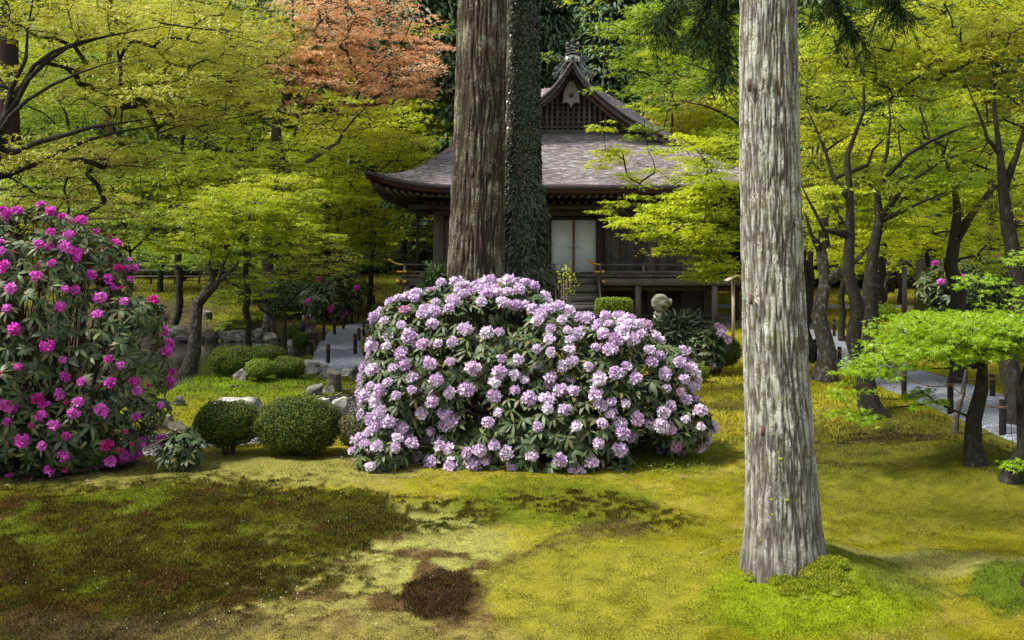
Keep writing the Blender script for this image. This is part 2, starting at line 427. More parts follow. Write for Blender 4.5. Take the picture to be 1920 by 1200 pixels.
ground_m, nt, p = newmat('moss_ground')
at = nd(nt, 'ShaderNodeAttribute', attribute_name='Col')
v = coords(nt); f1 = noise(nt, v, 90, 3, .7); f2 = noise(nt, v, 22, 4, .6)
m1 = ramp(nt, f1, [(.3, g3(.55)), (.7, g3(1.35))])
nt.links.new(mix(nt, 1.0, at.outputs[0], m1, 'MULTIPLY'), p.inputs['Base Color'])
p.inputs['Roughness'].default_value = 1.0; p.inputs['Specular IOR Level'].default_value = .03
ad = nd(nt, 'ShaderNodeMath', operation='ADD'); nt.links.new(f1, ad.inputs[0]); nt.links.new(f2, ad.inputs[1])
bump(nt, p, ad.outputs[0], .8, .02)

def build_ground():
    ys = [-12., -8, -5, -2, 0, 2, 3.3, 4.4]
    y = 5.0
    while y < 48: ys.append(y); y += 0.0033 * y ** 1.45 + 0.008
    while y < 175: ys.append(y); y *= 1.035
    ys = np.array(ys); nc = 400
    u = np.linspace(-1, 1, nc)
    X = (0.62 * u + 0.9 * u ** 7) * (np.maximum(ys, 0)[:, None] + 1.0) + 25 * u[None] ** 9
    Y = np.repeat(ys[:, None], nc, 1)
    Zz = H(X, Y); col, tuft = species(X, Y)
    near = sstep(16, 8, Y)
    Zz = Zz + near * (0.012 * tuft * fbm(X * 20, Y * 20, 0, 77, 2) + 0.02 * tuft * vn(X * 6, Y * 6, 0, 78) + 0.010 * (fbm(X * 9, Y * 9, 0, 79, 2) - .5))
    V = np.stack([X, Y, Zz], -1).reshape(-1, 3)
    nr = len(ys); i = np.arange(nr - 1)[:, None] * nc; j = np.arange(nc - 1)[None]
    Fq = np.stack([i + j, i + j + 1, i + nc + j + 1, i + nc + j], -1).reshape(-1, 4)
    o = link('ground', make_mesh('ground', V, Fq, ground_m, True, col.reshape(-1, 3))); tag(o, kind='structure')
    print('ground', nr, nc)
build_ground()

# near moss: real little tufts standing on the lawn, coloured like the ground, painted tree shade included
moss_m, nt, p = newmat('moss_tufts')
at = nd(nt, 'ShaderNodeAttribute', attribute_name='Col')
nt.links.new(at.outputs[0], p.inputs['Base Color']); p.inputs['Roughness'].default_value = .95; p.inputs['Specular IOR Level'].default_value = .03
t = nd(nt, 'ShaderNodeBsdfTranslucent'); mx = nd(nt, 'ShaderNodeMixShader'); mx.inputs[0].default_value = .25
nt.links.new(at.outputs[0], t.inputs[0]); nt.links.new(p.outputs[0], mx.inputs[1]); nt.links.new(t.outputs[0], mx.inputs[2])
nt.links.new(mx.outputs[0], [n for n in nt.nodes if n.type == 'OUTPUT_MATERIAL'][0].inputs[0])
def build_moss(n):
    px = R.uniform(-160, 2080, n); py = 700 + 540 * R.uniform(0, 1, n) ** .85
    D = EZ * F / (py - HY); x = (px - CX) * D / F
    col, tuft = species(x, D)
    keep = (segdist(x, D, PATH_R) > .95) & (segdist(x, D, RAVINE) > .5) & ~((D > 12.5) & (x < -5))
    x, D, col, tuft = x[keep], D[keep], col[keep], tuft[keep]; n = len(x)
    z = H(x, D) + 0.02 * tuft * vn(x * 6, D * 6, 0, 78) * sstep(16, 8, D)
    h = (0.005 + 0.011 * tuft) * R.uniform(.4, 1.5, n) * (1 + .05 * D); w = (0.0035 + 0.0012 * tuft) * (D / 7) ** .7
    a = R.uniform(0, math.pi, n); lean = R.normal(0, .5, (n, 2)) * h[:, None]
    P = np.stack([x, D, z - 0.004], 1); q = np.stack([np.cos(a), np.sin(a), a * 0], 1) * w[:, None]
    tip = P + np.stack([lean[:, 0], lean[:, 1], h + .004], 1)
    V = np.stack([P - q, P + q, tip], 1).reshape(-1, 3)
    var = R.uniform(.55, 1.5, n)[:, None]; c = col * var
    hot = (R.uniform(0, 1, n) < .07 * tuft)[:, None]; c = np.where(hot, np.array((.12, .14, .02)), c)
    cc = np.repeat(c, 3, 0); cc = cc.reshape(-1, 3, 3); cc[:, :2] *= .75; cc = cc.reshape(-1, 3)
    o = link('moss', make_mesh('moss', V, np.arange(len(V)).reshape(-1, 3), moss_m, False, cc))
    tag(o, 'short yellow green and dark brown moss covering the lawn', 'moss', kind='stuff')
build_moss(520000)
def far_moss(n):
    y = 11 + 34 * R.uniform(0, 1, n) ** 1.6; x = R.uniform(-.56, .56, n) * y; dd = np.minimum(np.minimum(segdist(x, y, PATH_L), segdist(x, y, PATH_R)), segdist(x, y, PATH_X))
    z = H(x, y); k = (z > POND_Z + .02) & (dd > .95) & (segdist(x, y, RAVINE) > .5); x, y, z = x[k], y[k], z[k]; n = len(x)
    col, tuft = species(x, y); s = (y / 12) ** .6; h = (.02 + .03 * vn(x * 3, y * 3, 0, 6)) * R.uniform(.4, 1.6, n) * s; w = .010 * s; a = R.uniform(0, math.pi, n)
    P = np.stack([x, y, z - .005], 1); q = np.stack([np.cos(a), np.sin(a), a * 0], 1) * w[:, None]; tip = P + np.stack([R.normal(0, .5, n) * h, R.normal(0, .5, n) * h, h], 1)
    cc = np.repeat(col * R.uniform(.5, 1.7, n)[:, None], 3, 0)
    o = link('moss', make_mesh('moss', np.stack([P - q, P + q, tip], 1).reshape(-1, 3), np.arange(3 * n).reshape(-1, 3), moss_m, False, cc)); tag(o, 'rougher moss and short growth covering the garden beyond the lawn', 'moss', kind='stuff')
far_moss(130000)

# fallen petals
petal_m = leafmat('petal_white', [(.75, .68, .7), (.8, .76, .76), (.7, .55, .62)], 0.2)
n = 640
px = np.concatenate([R.uniform(0, 1920, n // 2), R.normal(620, 260, n // 2)]); py = 860 + 330 * R.uniform(0, 1, n) ** 1.5
D = EZ * F / (py - HY); x = (px - CX) * D / F
P = np.stack([x, D, H(x, D) + .022], 1)
V, Fq = kite_leaves(P, R.normal(0, .25, (n, 3)) + (0, 0, 1), .008, .006)
tag(link('fallen_petals', make_mesh('fallen_petals', V, Fq, petal_m)), 'tiny white petals fallen and scattered over the moss lawn', 'petals', kind='stuff')

# ------------------------------------------------------------------ paths, water
gravel_m, nt, p = newmat('gravel')
v = coords(nt); vo = nd(nt, 'ShaderNodeTexVoronoi'); vo.inputs['Scale'].default_value = 38; nt.links.new(v, vo.inputs['Vector'])
sep = nd(nt, 'ShaderNodeSeparateColor'); nt.links.new(vo.outputs['Color'], sep.inputs[0])
c = ramp(nt, sep.outputs[0], [(0, (.05, .058, .072)), (.5, (.115, .125, .15)), (1, (.21, .22, .26))])
c2 = ramp(nt, noise(nt, v, 1.5, 3), [(.3, g3(.8)), (.7, g3(1.15))])
nt.links.new(mix(nt, 1.0, c, c2, 'MULTIPLY'), p.inputs['Base Color']); p.inputs['Roughness'].default_value = .9
bump(nt, p, vo.outputs['Distance'], .6, .015)
def ribbon(name, pts, wid, lift=.03):
    P = []; pts = [np.array(q, float) for q in pts]
    for a, b in zip(pts[:-1], pts[1:]):
        m = max(2, int(np.linalg.norm(b - a) / .2))
        P += [a + (b - a) * t / m for t in range(m)]
    P.append(pts[-1]); P = np.array(P)
    for _ in range(12): P[1:-1] = (P[:-2] + P[1:-1] * 2 + P[2:]) / 4
    T = np.gradient(P, axis=0); T /= np.linalg.norm(T, axis=1)[:, None]; Nn = np.stack([-T[:, 1], T[:, 0]], 1)
    k = 13; V = []
    for j in range(k):
        s = j / (k - 1) * 2 - 1
        w = wid / 2 * s
        if abs(s) == 1: w = w + np.sign(s) * .12 * (vn(P[:, 0] * 4, P[:, 1] * 4, 0, 8 + j) - .5)
        q = P + Nn * np.reshape(w, (-1, 1)) if np.ndim(w) else P + Nn * w
        V.append(np.stack([q[:, 0], q[:, 1], H(q[:, 0], q[:, 1]) + (lift if abs(s) < 1 else -.04)], 1))
    V = np.stack(V, 1).reshape(-1, 3); n = len(P)
    i = np.arange(n - 1)[:, None] * k; j = np.arange(k - 1)[None]
    Fq = np.stack([i + j, i + k + j, i + k + j + 1, i + j + 1], -1).reshape(-1, 4)[:, ::-1]
    tag(link(name, make_mesh(name, V, Fq, gravel_m, True)), kind='structure')
ribbon('gravel_path', PATH_L, 1.15); ribbon('gravel_path', PATH_R, 1.7)
ribbon('gravel_path', [(16, 37), (9.5, 36.4), (2, 37.5)], 1.3)
water_m, nt, p = newmat('pond_water')
v = coords(nt, (1, 1, 1)); f = noise(nt, v, 7, 3)
nt.links.new(ramp(nt, noise(nt, v, 40, 2), [(.42, (.018, .017, .012)), (.62, (.05, .046, .036))]), p.inputs['Base Color'])
p.inputs['Roughness'].default_value = .08; p.inputs['Specular IOR Level'].default_value = .5; bump(nt, p, f, .12, .02)
mb = MB(); mb.add([(-19, 12, POND_Z), (-4.3, 12, POND_Z), (-4.3, 31, POND_Z), (-19, 31, POND_Z)], np.array([(0, 1, 2, 3)]))
tag(mb.build('pond_water', water_m), kind='structure')
# loose gravel in the channel and at the pond edge
def pebbles(n, pts, spread, name, label, r0=.02, r1=.06):
    seg = R.integers(0, len(pts) - 1, n); t = R.uniform(0, 1, n)[:, None]
    A = np.array(pts)[seg]; B = np.array(pts)[seg + 1]; q = A + (B - A) * t + R.normal(0, spread, (n, 2))
    r = R.uniform(r0, r1, n) ** 1.0; z = H(q[:, 0], q[:, 1]) + r * .3
    O = np.array([(1, 0, 0), (-1, 0, 0), (0, 1, 0), (0, -1, 0), (0, 0, .6), (0, 0, -.6)])
    S = R.uniform(.7, 1.3, (n, 6, 1))
    ang = R.uniform(0, 6.28, n); c, s = np.cos(ang), np.sin(ang)
    V = O[None] * S * r[:, None, None]; x = V[..., 0] * c[:, None] - V[..., 1] * s[:, None]; y = V[..., 0] * s[:, None] + V[..., 1] * c[:, None]
    V = np.stack([x, y, V[..., 2]], -1) + np.stack([q[:, 0], q[:, 1], z], 1)[:, None]
    T = np.array([(0, 2, 4), (2, 1, 4), (1, 3, 4), (3, 0, 4), (2, 0, 5), (1, 2, 5), (3, 1, 5), (0, 3, 5)])
    Fq = (T[None] + (np.arange(n) * 6)[:, None, None]).reshape(-1, 3)
    tag(link(name, make_mesh(name, V.reshape(-1, 3), Fq, peb_m)), label, 'gravel', kind='stuff')
peb_m = leafmat('pebble', [(.03, .03, .03), (.07, .07, .065), (.12, .115, .10), (.24, .23, .21), (.05, .048, .04)], 0)
pebbles(9000, RAVINE, .30, 'gravel', 'grey pebbles filling the narrow channel behind the clipped bushes', .012, .035)
# ------------------------------------------------------------------ the temple hall
wood_grey = noisy('weathered_wood', [(.25, (.050, .042, .036)), (.5, (.105, .092, .080)), (.8, (.19, .172, .155))], (2, 2, .25), 14, .8, .4, .006, per_object=.25)
wood_grey_h = noisy('weathered_beam', [(.25, (.040, .034, .031)), (.5, (.082, .074, .067)), (.8, (.18, .168, .154))], (.2, 2, 3), 14, .8, .4, .006, per_object=.2)
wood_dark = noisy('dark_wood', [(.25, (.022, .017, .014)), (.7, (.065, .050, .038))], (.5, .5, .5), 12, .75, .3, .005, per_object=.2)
wood_red = noisy('red_brown_wood', [(.25, (.09, .028, .012)), (.7, (.26, .085, .032))], (1, 1, 1), 6, .6, .3, .005)
white_m = noisy('white_paper_panel', [(.3, (.62, .65, .68)), (.7, (.72, .74, .76))], (1, 1, 1), 3, .6, 0)
gold_m = noisy('gilt_metal', [(.3, (.35, .22, .03)), (.7, (.62, .42, .07))], (1, 1, 1), 30, .38, 0, metallic=.8)
tile_m = noisy('ridge_tile', [(.3, (.030, .034, .033)), (.55, (.085, .092, .09)), (.75, (.22, .23, .225))], (1, 1, 1), 9, .6, .4, .01)
tile_white = noisy('pale_plaster', [(.3, (.42, .43, .42)), (.7, (.62, .62, .60))], (1, 1, 1), 8, .8, 0)
stone_dark = noisy('dark_base_stone', [(.3, (.03, .03, .032)), (.6, (.09, .085, .085)), (.8, (.16, .15, .15))], (1, 1, 1), 5, .9, .5, .02, per_object=.3)
# bark roof: streaky grey and purple-brown with dark joints along the courses
roof_m, nt, p = newmat('bark_roof')
v = coords(nt, (.9, .9, 7)); f = noise(nt, v, 5, 8, .75)
c = ramp(nt, f, [(.30, (.025, .019, .020)), (.43, (.070, .055, .055)), (.51, (.135, .115, .114)), (.60, (.33, .305, .30)), (.72, (.56, .54, .53))])
v2 = coords(nt); f2 = noise(nt, v2, .8, 4, .6)
c = mix(nt, 1.0, c, ramp(nt, f2, [(.3, g3(.62)), (.7, g3(1.3))]), 'MULTIPLY')
f3 = noise(nt, v2, 1.6, 5, .7)
c = mix(nt, ramp(nt, f3, [(.56, g3(0)), (.70, g3(.55))]), c, (.10, .095, .04))
nt.links.new(c, p.inputs['Base Color']); p.inputs['Roughness'].default_value = .85; bump(nt, p, f, .7, .03)

HX, GZ = 1.87, 0.0
hall = thing('temple_hall', 'old wooden temple hall with a grey bark hip-and-gable roof and white sliding doors', 'temple', (HX, 30, GZ))
def prof(x):   # height of the side slope
    return 8.1 - np.interp(np.abs(x), [0, .3, .63, 1.12, 1.73, 2.28, 2.9, 3.4], [0, .5, .90, 1.33, 1.77, 2.08, 2.39, 2.6])
def zf(y): return np.interp(y, [26.7, 27.4, 28, 28.7, 29.3, 30, 30.7, 31.6, 31.9], [3.95, 4.13, 4.33, 4.60, 4.87, 5.17, 5.5, 5.98, 6.1])
HW = 5.85
def lift(x, y):
    a = np.clip((np.abs(x) - (HW - 2.6)) / 2.6, 0, 1); b = np.clip((29.3 - y) / 2.6, 0, 1); b2 = np.clip((y - 40.7) / 2.6, 0, 1)
    return .42 * (a ** 2.2) * np.maximum(b, b2) ** 1.5
def stepped(name, fn, ncourse, nu, step=.035):
    "courses of bark, each butt standing proud of the one below"
    V = []
    for i in range(ncourse + 1):
        s = i / ncourse
        u = np.linspace(0, 1, nu); P = fn(s, u)
        wob = .012 * (vn(u * 60, i * 3.1, 0, 4) - .5)
        if i > 0: V.append(P + np.array([0, 0, 0]))
        if i < ncourse: V.append(P + np.stack([u * 0, u * 0, step + wob], 1))
    V = np.array(V); n = len(V)
    Vf = V.reshape(-1, 3); i = np.arange(n - 1)[:, None] * nu; j = np.arange(nu - 1)[None]
    return Vf, np.stack([i + j, i + j + 1, i + nu + j + 1, i + nu + j], -1).reshape(-1, 4)
def front_fn(s, u):
    y = 26.7 + (31.7 - 26.7) * s; w = np.interp(y, [26.7, 30.7, 31.7], [HW, 3.4, 3.0])
    x = (u * 2 - 1) * w; return np.stack([HX + x, x * 0 + y, zf(y) + lift(x, y)], 1)
def side_fn(sg):
    def fn(s, u):
        x = HW * (1 - s)
        if x >= 3.4: y0 = 26.7 + (HW - x) * 4 / (HW - 3.4); z = zf(y0)
        else: y0 = 30.45; z = prof(x)
        y1 = 70 - y0; y = y0 + (y1 - y0) * u
        sh = .80 * float(sstep(0, 2.0, x)) * (1 - float(sstep(3.5, 5.4, x))) * sstep(y0, y0 + 1.3, y) * sstep(70 - y0, 70 - y0 - 1.3, y)
        slope = (float(prof(max(0, x - .85))) - float(prof(x))) / .85 if x < 3.5 else .42
        return np.stack([HX + sg * x + u * 0, y, z + sh * slope + lift(x, y)], 1)
    return fn
mb = MB()
mb.add(*stepped('f', front_fn, 34, 90)); 
for sg in (-1, 1):
    V, Fq = stepped('s', side_fn(sg), 56, 64); mb.add(V, Fq if sg > 0 else Fq[:, ::-1])
V, Fq = stepped('b', lambda s, u: front_fn(s, u) * np.array([1, -1, 1]) + np.array([0, 70, 0]), 10, 20); mb.add(V, Fq)
roof = mb.build('roof', roof_m, hall)
# eave edge: thick bark layer, then a dark lacquered board
def eave_line(n=90):
    u = np.linspace(-1, 1, n); x = u * HW; return np.stack([HX + x, x * 0 + 26.7, 3.95 + lift(x, 26.7)], 1)
def eave_side(sg, n=60):
    y = np.linspace(26.7, 43.3, n); return np.stack([y * 0 + HX + sg * HW, y, 3.95 + lift(HW, y)], 1)
def band(mb, L, inward, dz0, dz1, in0, in1):
    "strip hanging below an edge line, as a solid"
    a = L + inward * in0 + (0, 0, dz0); b = L + inward * in1 + (0, 0, dz1)
    c = b + inward * .25; d = a + inward * .25
    V = np.stack([a, b, c, d], 1).reshape(-1, 3); n = len(L); i = np.arange(n - 1)[:, None] * 4
    Fq = np.concatenate([np.stack([i[:, 0] + k, i[:, 0] + (k + 1) % 4, i[:, 0] + 4 + (k + 1) % 4, i[:, 0] + 4 + k], 1) for k in range(4)])
    mb.add(V, Fq)
inw = {'f': np.array((0, 1., 0)), 'l': np.array((1., 0, 0)), 'r': np.array((-1., 0, 0))}
mb = MB(); band(mb, eave_line(), inw['f'], .04, -.10, 0, .04)
band(mb, eave_side(-1), inw['l'], .04, -.10, 0, .04); band(mb, eave_side(1), inw['r'], .04, -.10, 0, .04)
mb.build('eave_edge', noisy('eave_bark', [(.3, (.02, .016, .018)), (.7, (.075, .062, .06))], (1, 1, 20), 6, .8, .3), hall)
mb = MB(); band(mb, eave_line(), inw['f'], -.10, -.20, .06, .12)
band(mb, eave_side(-1), inw['l'], -.10, -.20, .06, .12); band(mb, eave_side(1), inw['r'], -.10, -.20, .06, .12)
mb.build('eave_board', noisy('eave_lacquer', [(.3, (.022, .008, .007)), (.7, (.060, .020, .014))], (1, 1, 1), 6, .5, 0), hall)
# soffit
mb = MB()
u = np.linspace(-1, 1, 41); o_ = np.stack([HX + u * (HW - .25), u * 0 + 26.95, 3.76 + lift(u * HW, 26.7)], 1); q = np.stack([HX + u * 4.2, u * 0 + 30, u * 0 + 3.72], 1)
V = np.vstack([o_, q]); i = np.arange(40); mb.add(V, np.stack([i, i + 1, i + 42, i + 41], 1))
for sg in (-1, 1):
    y = np.linspace(26.95, 43, 41); yi = np.linspace(30, 40, 41)
    o_ = np.stack([y * 0 + HX + sg * (HW - .25), y, 3.76 + lift(HW, y)], 1); q = np.stack([y * 0 + HX + sg * 4.2, yi, y * 0 + 3.72], 1)
    mb.add(np.vstack([o_, q]), np.stack([i, i + 1, i + 42, i + 41], 1))
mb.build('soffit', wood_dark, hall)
# rafters, two rows along the front
for row, (ya, yb, za, zb, s) in enumerate([(26.98, 28.4, 3.70, 3.74, .07), (28.1, 30.0, 3.58, 3.62, .09)]):
    k = 0
    for x in np.arange(-HW + .35, HW - .3, .205 if row == 0 else .23):
        if abs(x) > HW - .3 - (ya - 26.9) * .9: continue
        lz = float(lift(x, ya + .0)) * (1 if row == 0 else .9)
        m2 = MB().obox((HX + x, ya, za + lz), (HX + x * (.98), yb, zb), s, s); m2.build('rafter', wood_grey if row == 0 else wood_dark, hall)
        if row == 0:
            pass
for sg in (-1, 1):
    for y in np.arange(27.4, 42, .42):
        MB().obox((HX + sg * (HW - .3), y, 3.68 + float(lift(HW, y))), (HX + sg * 4.2, min(40, max(30, y)), 3.70), .08, .08).build('rafter', wood_dark, hall)
MB().obox((HX - HW + .25, 26.95, 3.62 + .40), (HX - 4.2, 30, 3.55), .14, .2).build('hip_rafter', wood_dark, hall)
MB().obox((HX + HW - .25, 26.95, 3.62 + .40), (HX + 4.2, 30, 3.55), .14, .2).build('hip_rafter', wood_dark, hall)
MB().box(HX - 4.9, HX + 4.9, 28.9, 29.06, 3.42, 3.56).build('eave_beam', wood_grey_h, hall)
# verge: bark thickness and bargeboards on the gable
def verge(name, yv, th, h, inset, top, mat, xm=3.45, ap=1.35):
    xs = np.linspace(-xm, xm, 61); xs = np.unique(np.append(xs, 0))
    zt = prof(xs) + top
    slope = h * np.interp(np.abs(xs), [0, .75, xm], [ap, 1.0, 1.0])
    a = np.stack([HX + xs * inset, xs * 0 + yv, zt], 1); b = a + np.stack([xs * 0, xs * 0, -slope], 1); c = b + (0, th, 0); d = a + (0, th, 0)
    V = np.stack([a, b, c, d], 1).reshape(-1, 3); n = len(xs); i = np.arange(n - 1) * 4
    Fq = np.concatenate([np.stack([i + k, i + (k + 1) % 4, i + 4 + (k + 1) % 4, i + 4 + k], 1) for k in range(4)])
    m = MB(); m.add(V, Fq); return m.build(name, mat, hall)
verge('verge_edge', 30.42, .35, .10, 1.0, .055, noisy('verge_bark', [(.3, (.05, .04, .04)), (.7, (.15, .13, .13))], (1, 1, 1), 14, .8, .5))
verge('bargeboard', 30.52, .10, .13, .98, -.055, wood_grey_h)
verge('gable_soffit', 30.62, .72, .04, .98, -.07, wood_red)
verge('bargeboard', 31.38, .07, .17, .98, -.03, wood_grey_h, 3.2, 2.5)
# gable wall with lattice
def gz(x): return float(prof(x)) - .06
mb = MB()
xs = np.linspace(-3.2, 3.2, 41); V = []
for x in xs: V += [(HX + x, 31.66, 5.9), (HX + x, 31.66, max(5.92, gz(x)))]
i = np.arange(40) * 2; mb.add(V, np.stack([i, i + 2, i + 3, i + 1], 1)); mb.build('gable_wall', wood_dark, hall)
for x in np.arange(-3.0, 3.01, .172):
    zt = gz(x) - .12
    if zt > 6.14: MB().box(HX + x - .034, HX + x + .034, 31.52, 31.58, 6.06, zt).build('lattice_bar', wood_grey, hall)
for z in np.arange(6.16, 7.7, .155):
    xx = np.linspace(0, 3.2, 200); w = xx[np.array([gz(a) for a in xx]) - .14 > z].max() if (np.array([gz(a) for a in xx]) - .14 > z).any() else 0
    if w > .15: MB().box(HX - w, HX + w, 31.585, 31.635, z - .032, z + .032).build('lattice_bar', wood_grey, hall)
MB().box(HX - 3.0, HX + 3.0, 31.46, 31.6, 5.93, 6.06).build('gable_sill', wood_grey_h, hall)
MB().box(HX - 3.1, HX + 3.1, 31.36, 31.5, 5.72, 5.93).build('gable_sill', wood_grey_h, hall)
# pendant under the apex
pts = [(-.06, .42), (-.20, .18), (-.24, .05), (-.27, -.26), (-.14, -.23), (-.06, -.29), (0, -.40), (.06, -.29), (.14, -.23), (.27, -.26), (.24, .05), (.20, .18), (.06, .42)]
pz = 7.12; V = [(HX + x, 31.14, pz + z) for x, z in pts] + [(HX + x, 31.22, pz + z) for x, z in pts]; n = len(pts)
V += [(HX, 31.13, pz), (HX, 31.23, pz)]; i = np.arange(n); j = (i + 1) % n
mb = MB(); mb.add(V, [np.stack([i, j, j + n, i + n], 1), np.stack([i, j, i * 0 + 2 * n], 1), np.stack([i + n, j + n, i * 0 + 2 * n + 1], 1)])
pend = mb.build('gable_pendant', noisy('pendant_wood', [(.3, (.16, .14, .13)), (.7, (.34, .31, .29))], (3, 1, .6), 9, .8, .4), hall)
mb = MB()
for r_, yy in ((.085, 31.10), (.05, 31.06)):
    th = np.arange(6) / 6 * 6.283; mb.tube([(HX, yy, pz - .02), (HX, 31.15, pz - .02)], r_, 6)
V, Fs = mb.get(); part('rosette', V - np.array(pend.location) * 0, Fs, wood_grey, hall)
orn0 = set(bpy.data.objects)
# ridge ornament
orn_y = 30.5
oz = 8.02
pts = [(-.30, .02), (-.30, .22), (-.24, .45), (-.27, .62), (-.16, .60), (0, .70), (.16, .60), (.27, .62), (.24, .45), (.30, .22), (.30, .02)]
def slab(mb, pts, y0, y1, cx=HX, cz=oz):
    n = len(pts); V = [(cx + x, y0, cz + z) for x, z in pts] + [(cx + x, y1, cz + z) for x, z in pts]
    m = np.mean(pts, 0); V += [(cx + m[0], y0, cz + m[1]), (cx + m[0], y1, cz + m[1])]
    i = np.arange(n); j = (i + 1) % n
    mb.add(V, [np.stack([i, j, j + n, i + n], 1), np.stack([j, i, i * 0 + 2 * n], 1), np.stack([i + n, j + n, i * 0 + 2 * n + 1], 1)])
mb = MB(); slab(mb, pts, orn_y - .05, orn_y + .25); om = mb.build('ridge_ornament', tile_m, hall)
mb = MB()
for x, z in ((-.22, .68), (.22, .68), (0, .80)): mb.tube([(HX + x, orn_y - .12, oz + z), (HX + x, orn_y + .2, oz + z)], .085, 12)
mb.build('ornament_disc', tile_m, hall)
mb = MB()
for z0 in (.30, .40, .50):
    for sg in (-1, 1): mb.obox((HX, orn_y - .08, oz + z0 + .08), (HX + sg * .27, orn_y - .08, oz + z0 - .01), .06, .045)
mb.build('ornament_ridge', tile_m, hall)
mb = MB(); slab(mb, [(-.31, .0), (-.29, .20), (-.12, .26), (.12, .26), (.29, .20), (.31, .0), (0, .05)], orn_y - .07, orn_y - .05); mb.build('ornament_panel', tile_white, hall)
mb = MB(); mb.tube([(HX, orn_y - .12, oz + .16), (HX, orn_y, oz + .16)], .09, 14)
for sg in (-1, 1):
    mb.tube([(HX + sg * .17, orn_y - .10, oz + .10), (HX + sg * .17, orn_y, oz + .10)], .05, 10)
mb.build('ornament_boss', tile_m, hall)
def spiral(cx, cz, r0, turns, sg, th=.032):
    t = np.linspace(0, turns * 2 * math.pi, 30); r = r0 * (1 - t / t[-1] * .8)
    return np.stack([cx + sg * r * np.cos(t), t * 0 + orn_y - .03, cz + r * np.sin(t)], 1), th
for sg in (-1, 1):
    mb = MB()
    for cx, cz, r0 in ((.50, .10, .15), (.42, -.16, .13), (.62, -.30, .12), (.50, -.40, .09), (.72, -.52, .12), (.34, .02, .09)):
        P, th = spiral(HX + sg * cx, oz + cz, r0, 1.4, sg); mb.tube(P, th, 6)
        P, th = spiral(HX + sg * cx, oz + cz, r0 * 1.1, .5, -sg); mb.tube(P, th * .8, 6)
    mb.obox((HX + sg * .25, orn_y, oz + .02), (HX + sg * .78, orn_y, oz - .62), .12, .06)
    mb.build('ornament_scroll', tile_m, hall)
for o in [q for q in bpy.data.objects if q not in orn0]:
    M = o.data; co = np.empty(len(M.vertices) * 3, np.float32); M.vertices.foreach_get('co', co); co = co.reshape(-1, 3)
    piv = np.array((0, orn_y - 30, oz + .02 - GZ)); co = (co - piv) * np.array((.74, 1, .80)) + piv; M.vertices.foreach_set('co', co.ravel().astype(np.float32)); M.update()
mb = MB(); mb.box(HX - .2, HX + .2, 30.7, 39.4, 8.0, 8.32); mb.tube([(HX, 30.6, 8.36), (HX, 39.4, 8.36)], .12, 10); mb.build('ridge_tiles', tile_m, hall)
# walls
FL = 1.49   # floor height of the hall
for x in (-4.1, -2.35, -.80, .80, 2.35, 4.1):
    w = .16 if abs(x) > 4 else .12
    MB().box(HX + x - w, HX + x + w, 29.86, 30.12, .3, 3.7).build('pillar', wood_dark if abs(x) < 1 else wood_grey, hall)
MB().box(HX - 4.25, HX + 4.25, 29.84, 30.10, 3.26, 3.46).build('beam', wood_grey_h, hall)
MB().box(HX - 3.94, HX + 3.94, 29.90, 30.06, 3.13, 3.20).build('beam', wood_dark, hall)
MB().box(HX - 4.2, HX + 4.2, 29.80, 30.02, FL - .05, FL + .04).build('threshold', wood_grey_h, hall)
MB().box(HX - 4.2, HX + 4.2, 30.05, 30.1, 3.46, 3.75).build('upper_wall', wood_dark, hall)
for sg in (-1, 1):
    xa, xb = (.92, 3.94) if sg > 0 else (-3.94, -.92)
    x = xa
    while x < xb - .05:
        w = float(R.uniform(.15, .27)); x2 = min(xb, x + w); dy = float(R.uniform(0, .018))
        MB().box(HX + x + .004, HX + x2 - .004, 29.94 + dy, 29.97 + dy, FL + .02, 3.13).build('wall_board', wood_grey, hall); x = x2
MB().box(HX - 4.0, HX + 4.0, 30.02, 30.04, .5, 3.5).build('back_board', wood_dark, hall)
for sg in (-1, 1): MB().box(HX + sg * 4.1 - .03, HX + sg * 4.1 + .03, 30.1, 40, .5, 3.6).build('side_wall', wood_grey, hall)
MB().box(HX - 4.1, HX + 4.1, 39.95, 40.02, .5, 3.6).build('rear_wall', wood_grey, hall)
# sliding doors
frame_m = noisy('door_edge_wood', [(.3, (.20, .12, .06)), (.7, (.34, .21, .11))], (1, 1, 1), 8, .6, 0)
for sg in (-1, 1):
    x0, x1 = (HX - .765, HX - .01) if sg < 0 else (HX + .01, HX + .765); yy = 29.90 if sg < 0 else 29.915
    d = MB().box(x0 + .02, x1 - .02, yy, yy + .03, FL + .06, 3.24 - .12).build('sliding_door', white_m, hall)
    xe = x1 - .02 if sg < 0 else x0
    e = MB().box(xe, xe + .022, yy - .012, yy + .035, FL + .04, 3.13); V, Fs = e.get(); part('door_edge', V, Fs, frame_m, d)
    mb = MB()
    for k in range(3): mb.box(HX + sg * (.03 + .06 * k), HX + sg * (.075 + .06 * k), yy - .004, yy, 2.26 + .02 * (k % 2), 2.34 - .015 * k)
    mb.build('door_pull', noisy('pull_metal', [(.3, (.40, .42, .44)), (.7, (.5, .5, .5))], (1, 1, 1), 5, .4, 0), d)
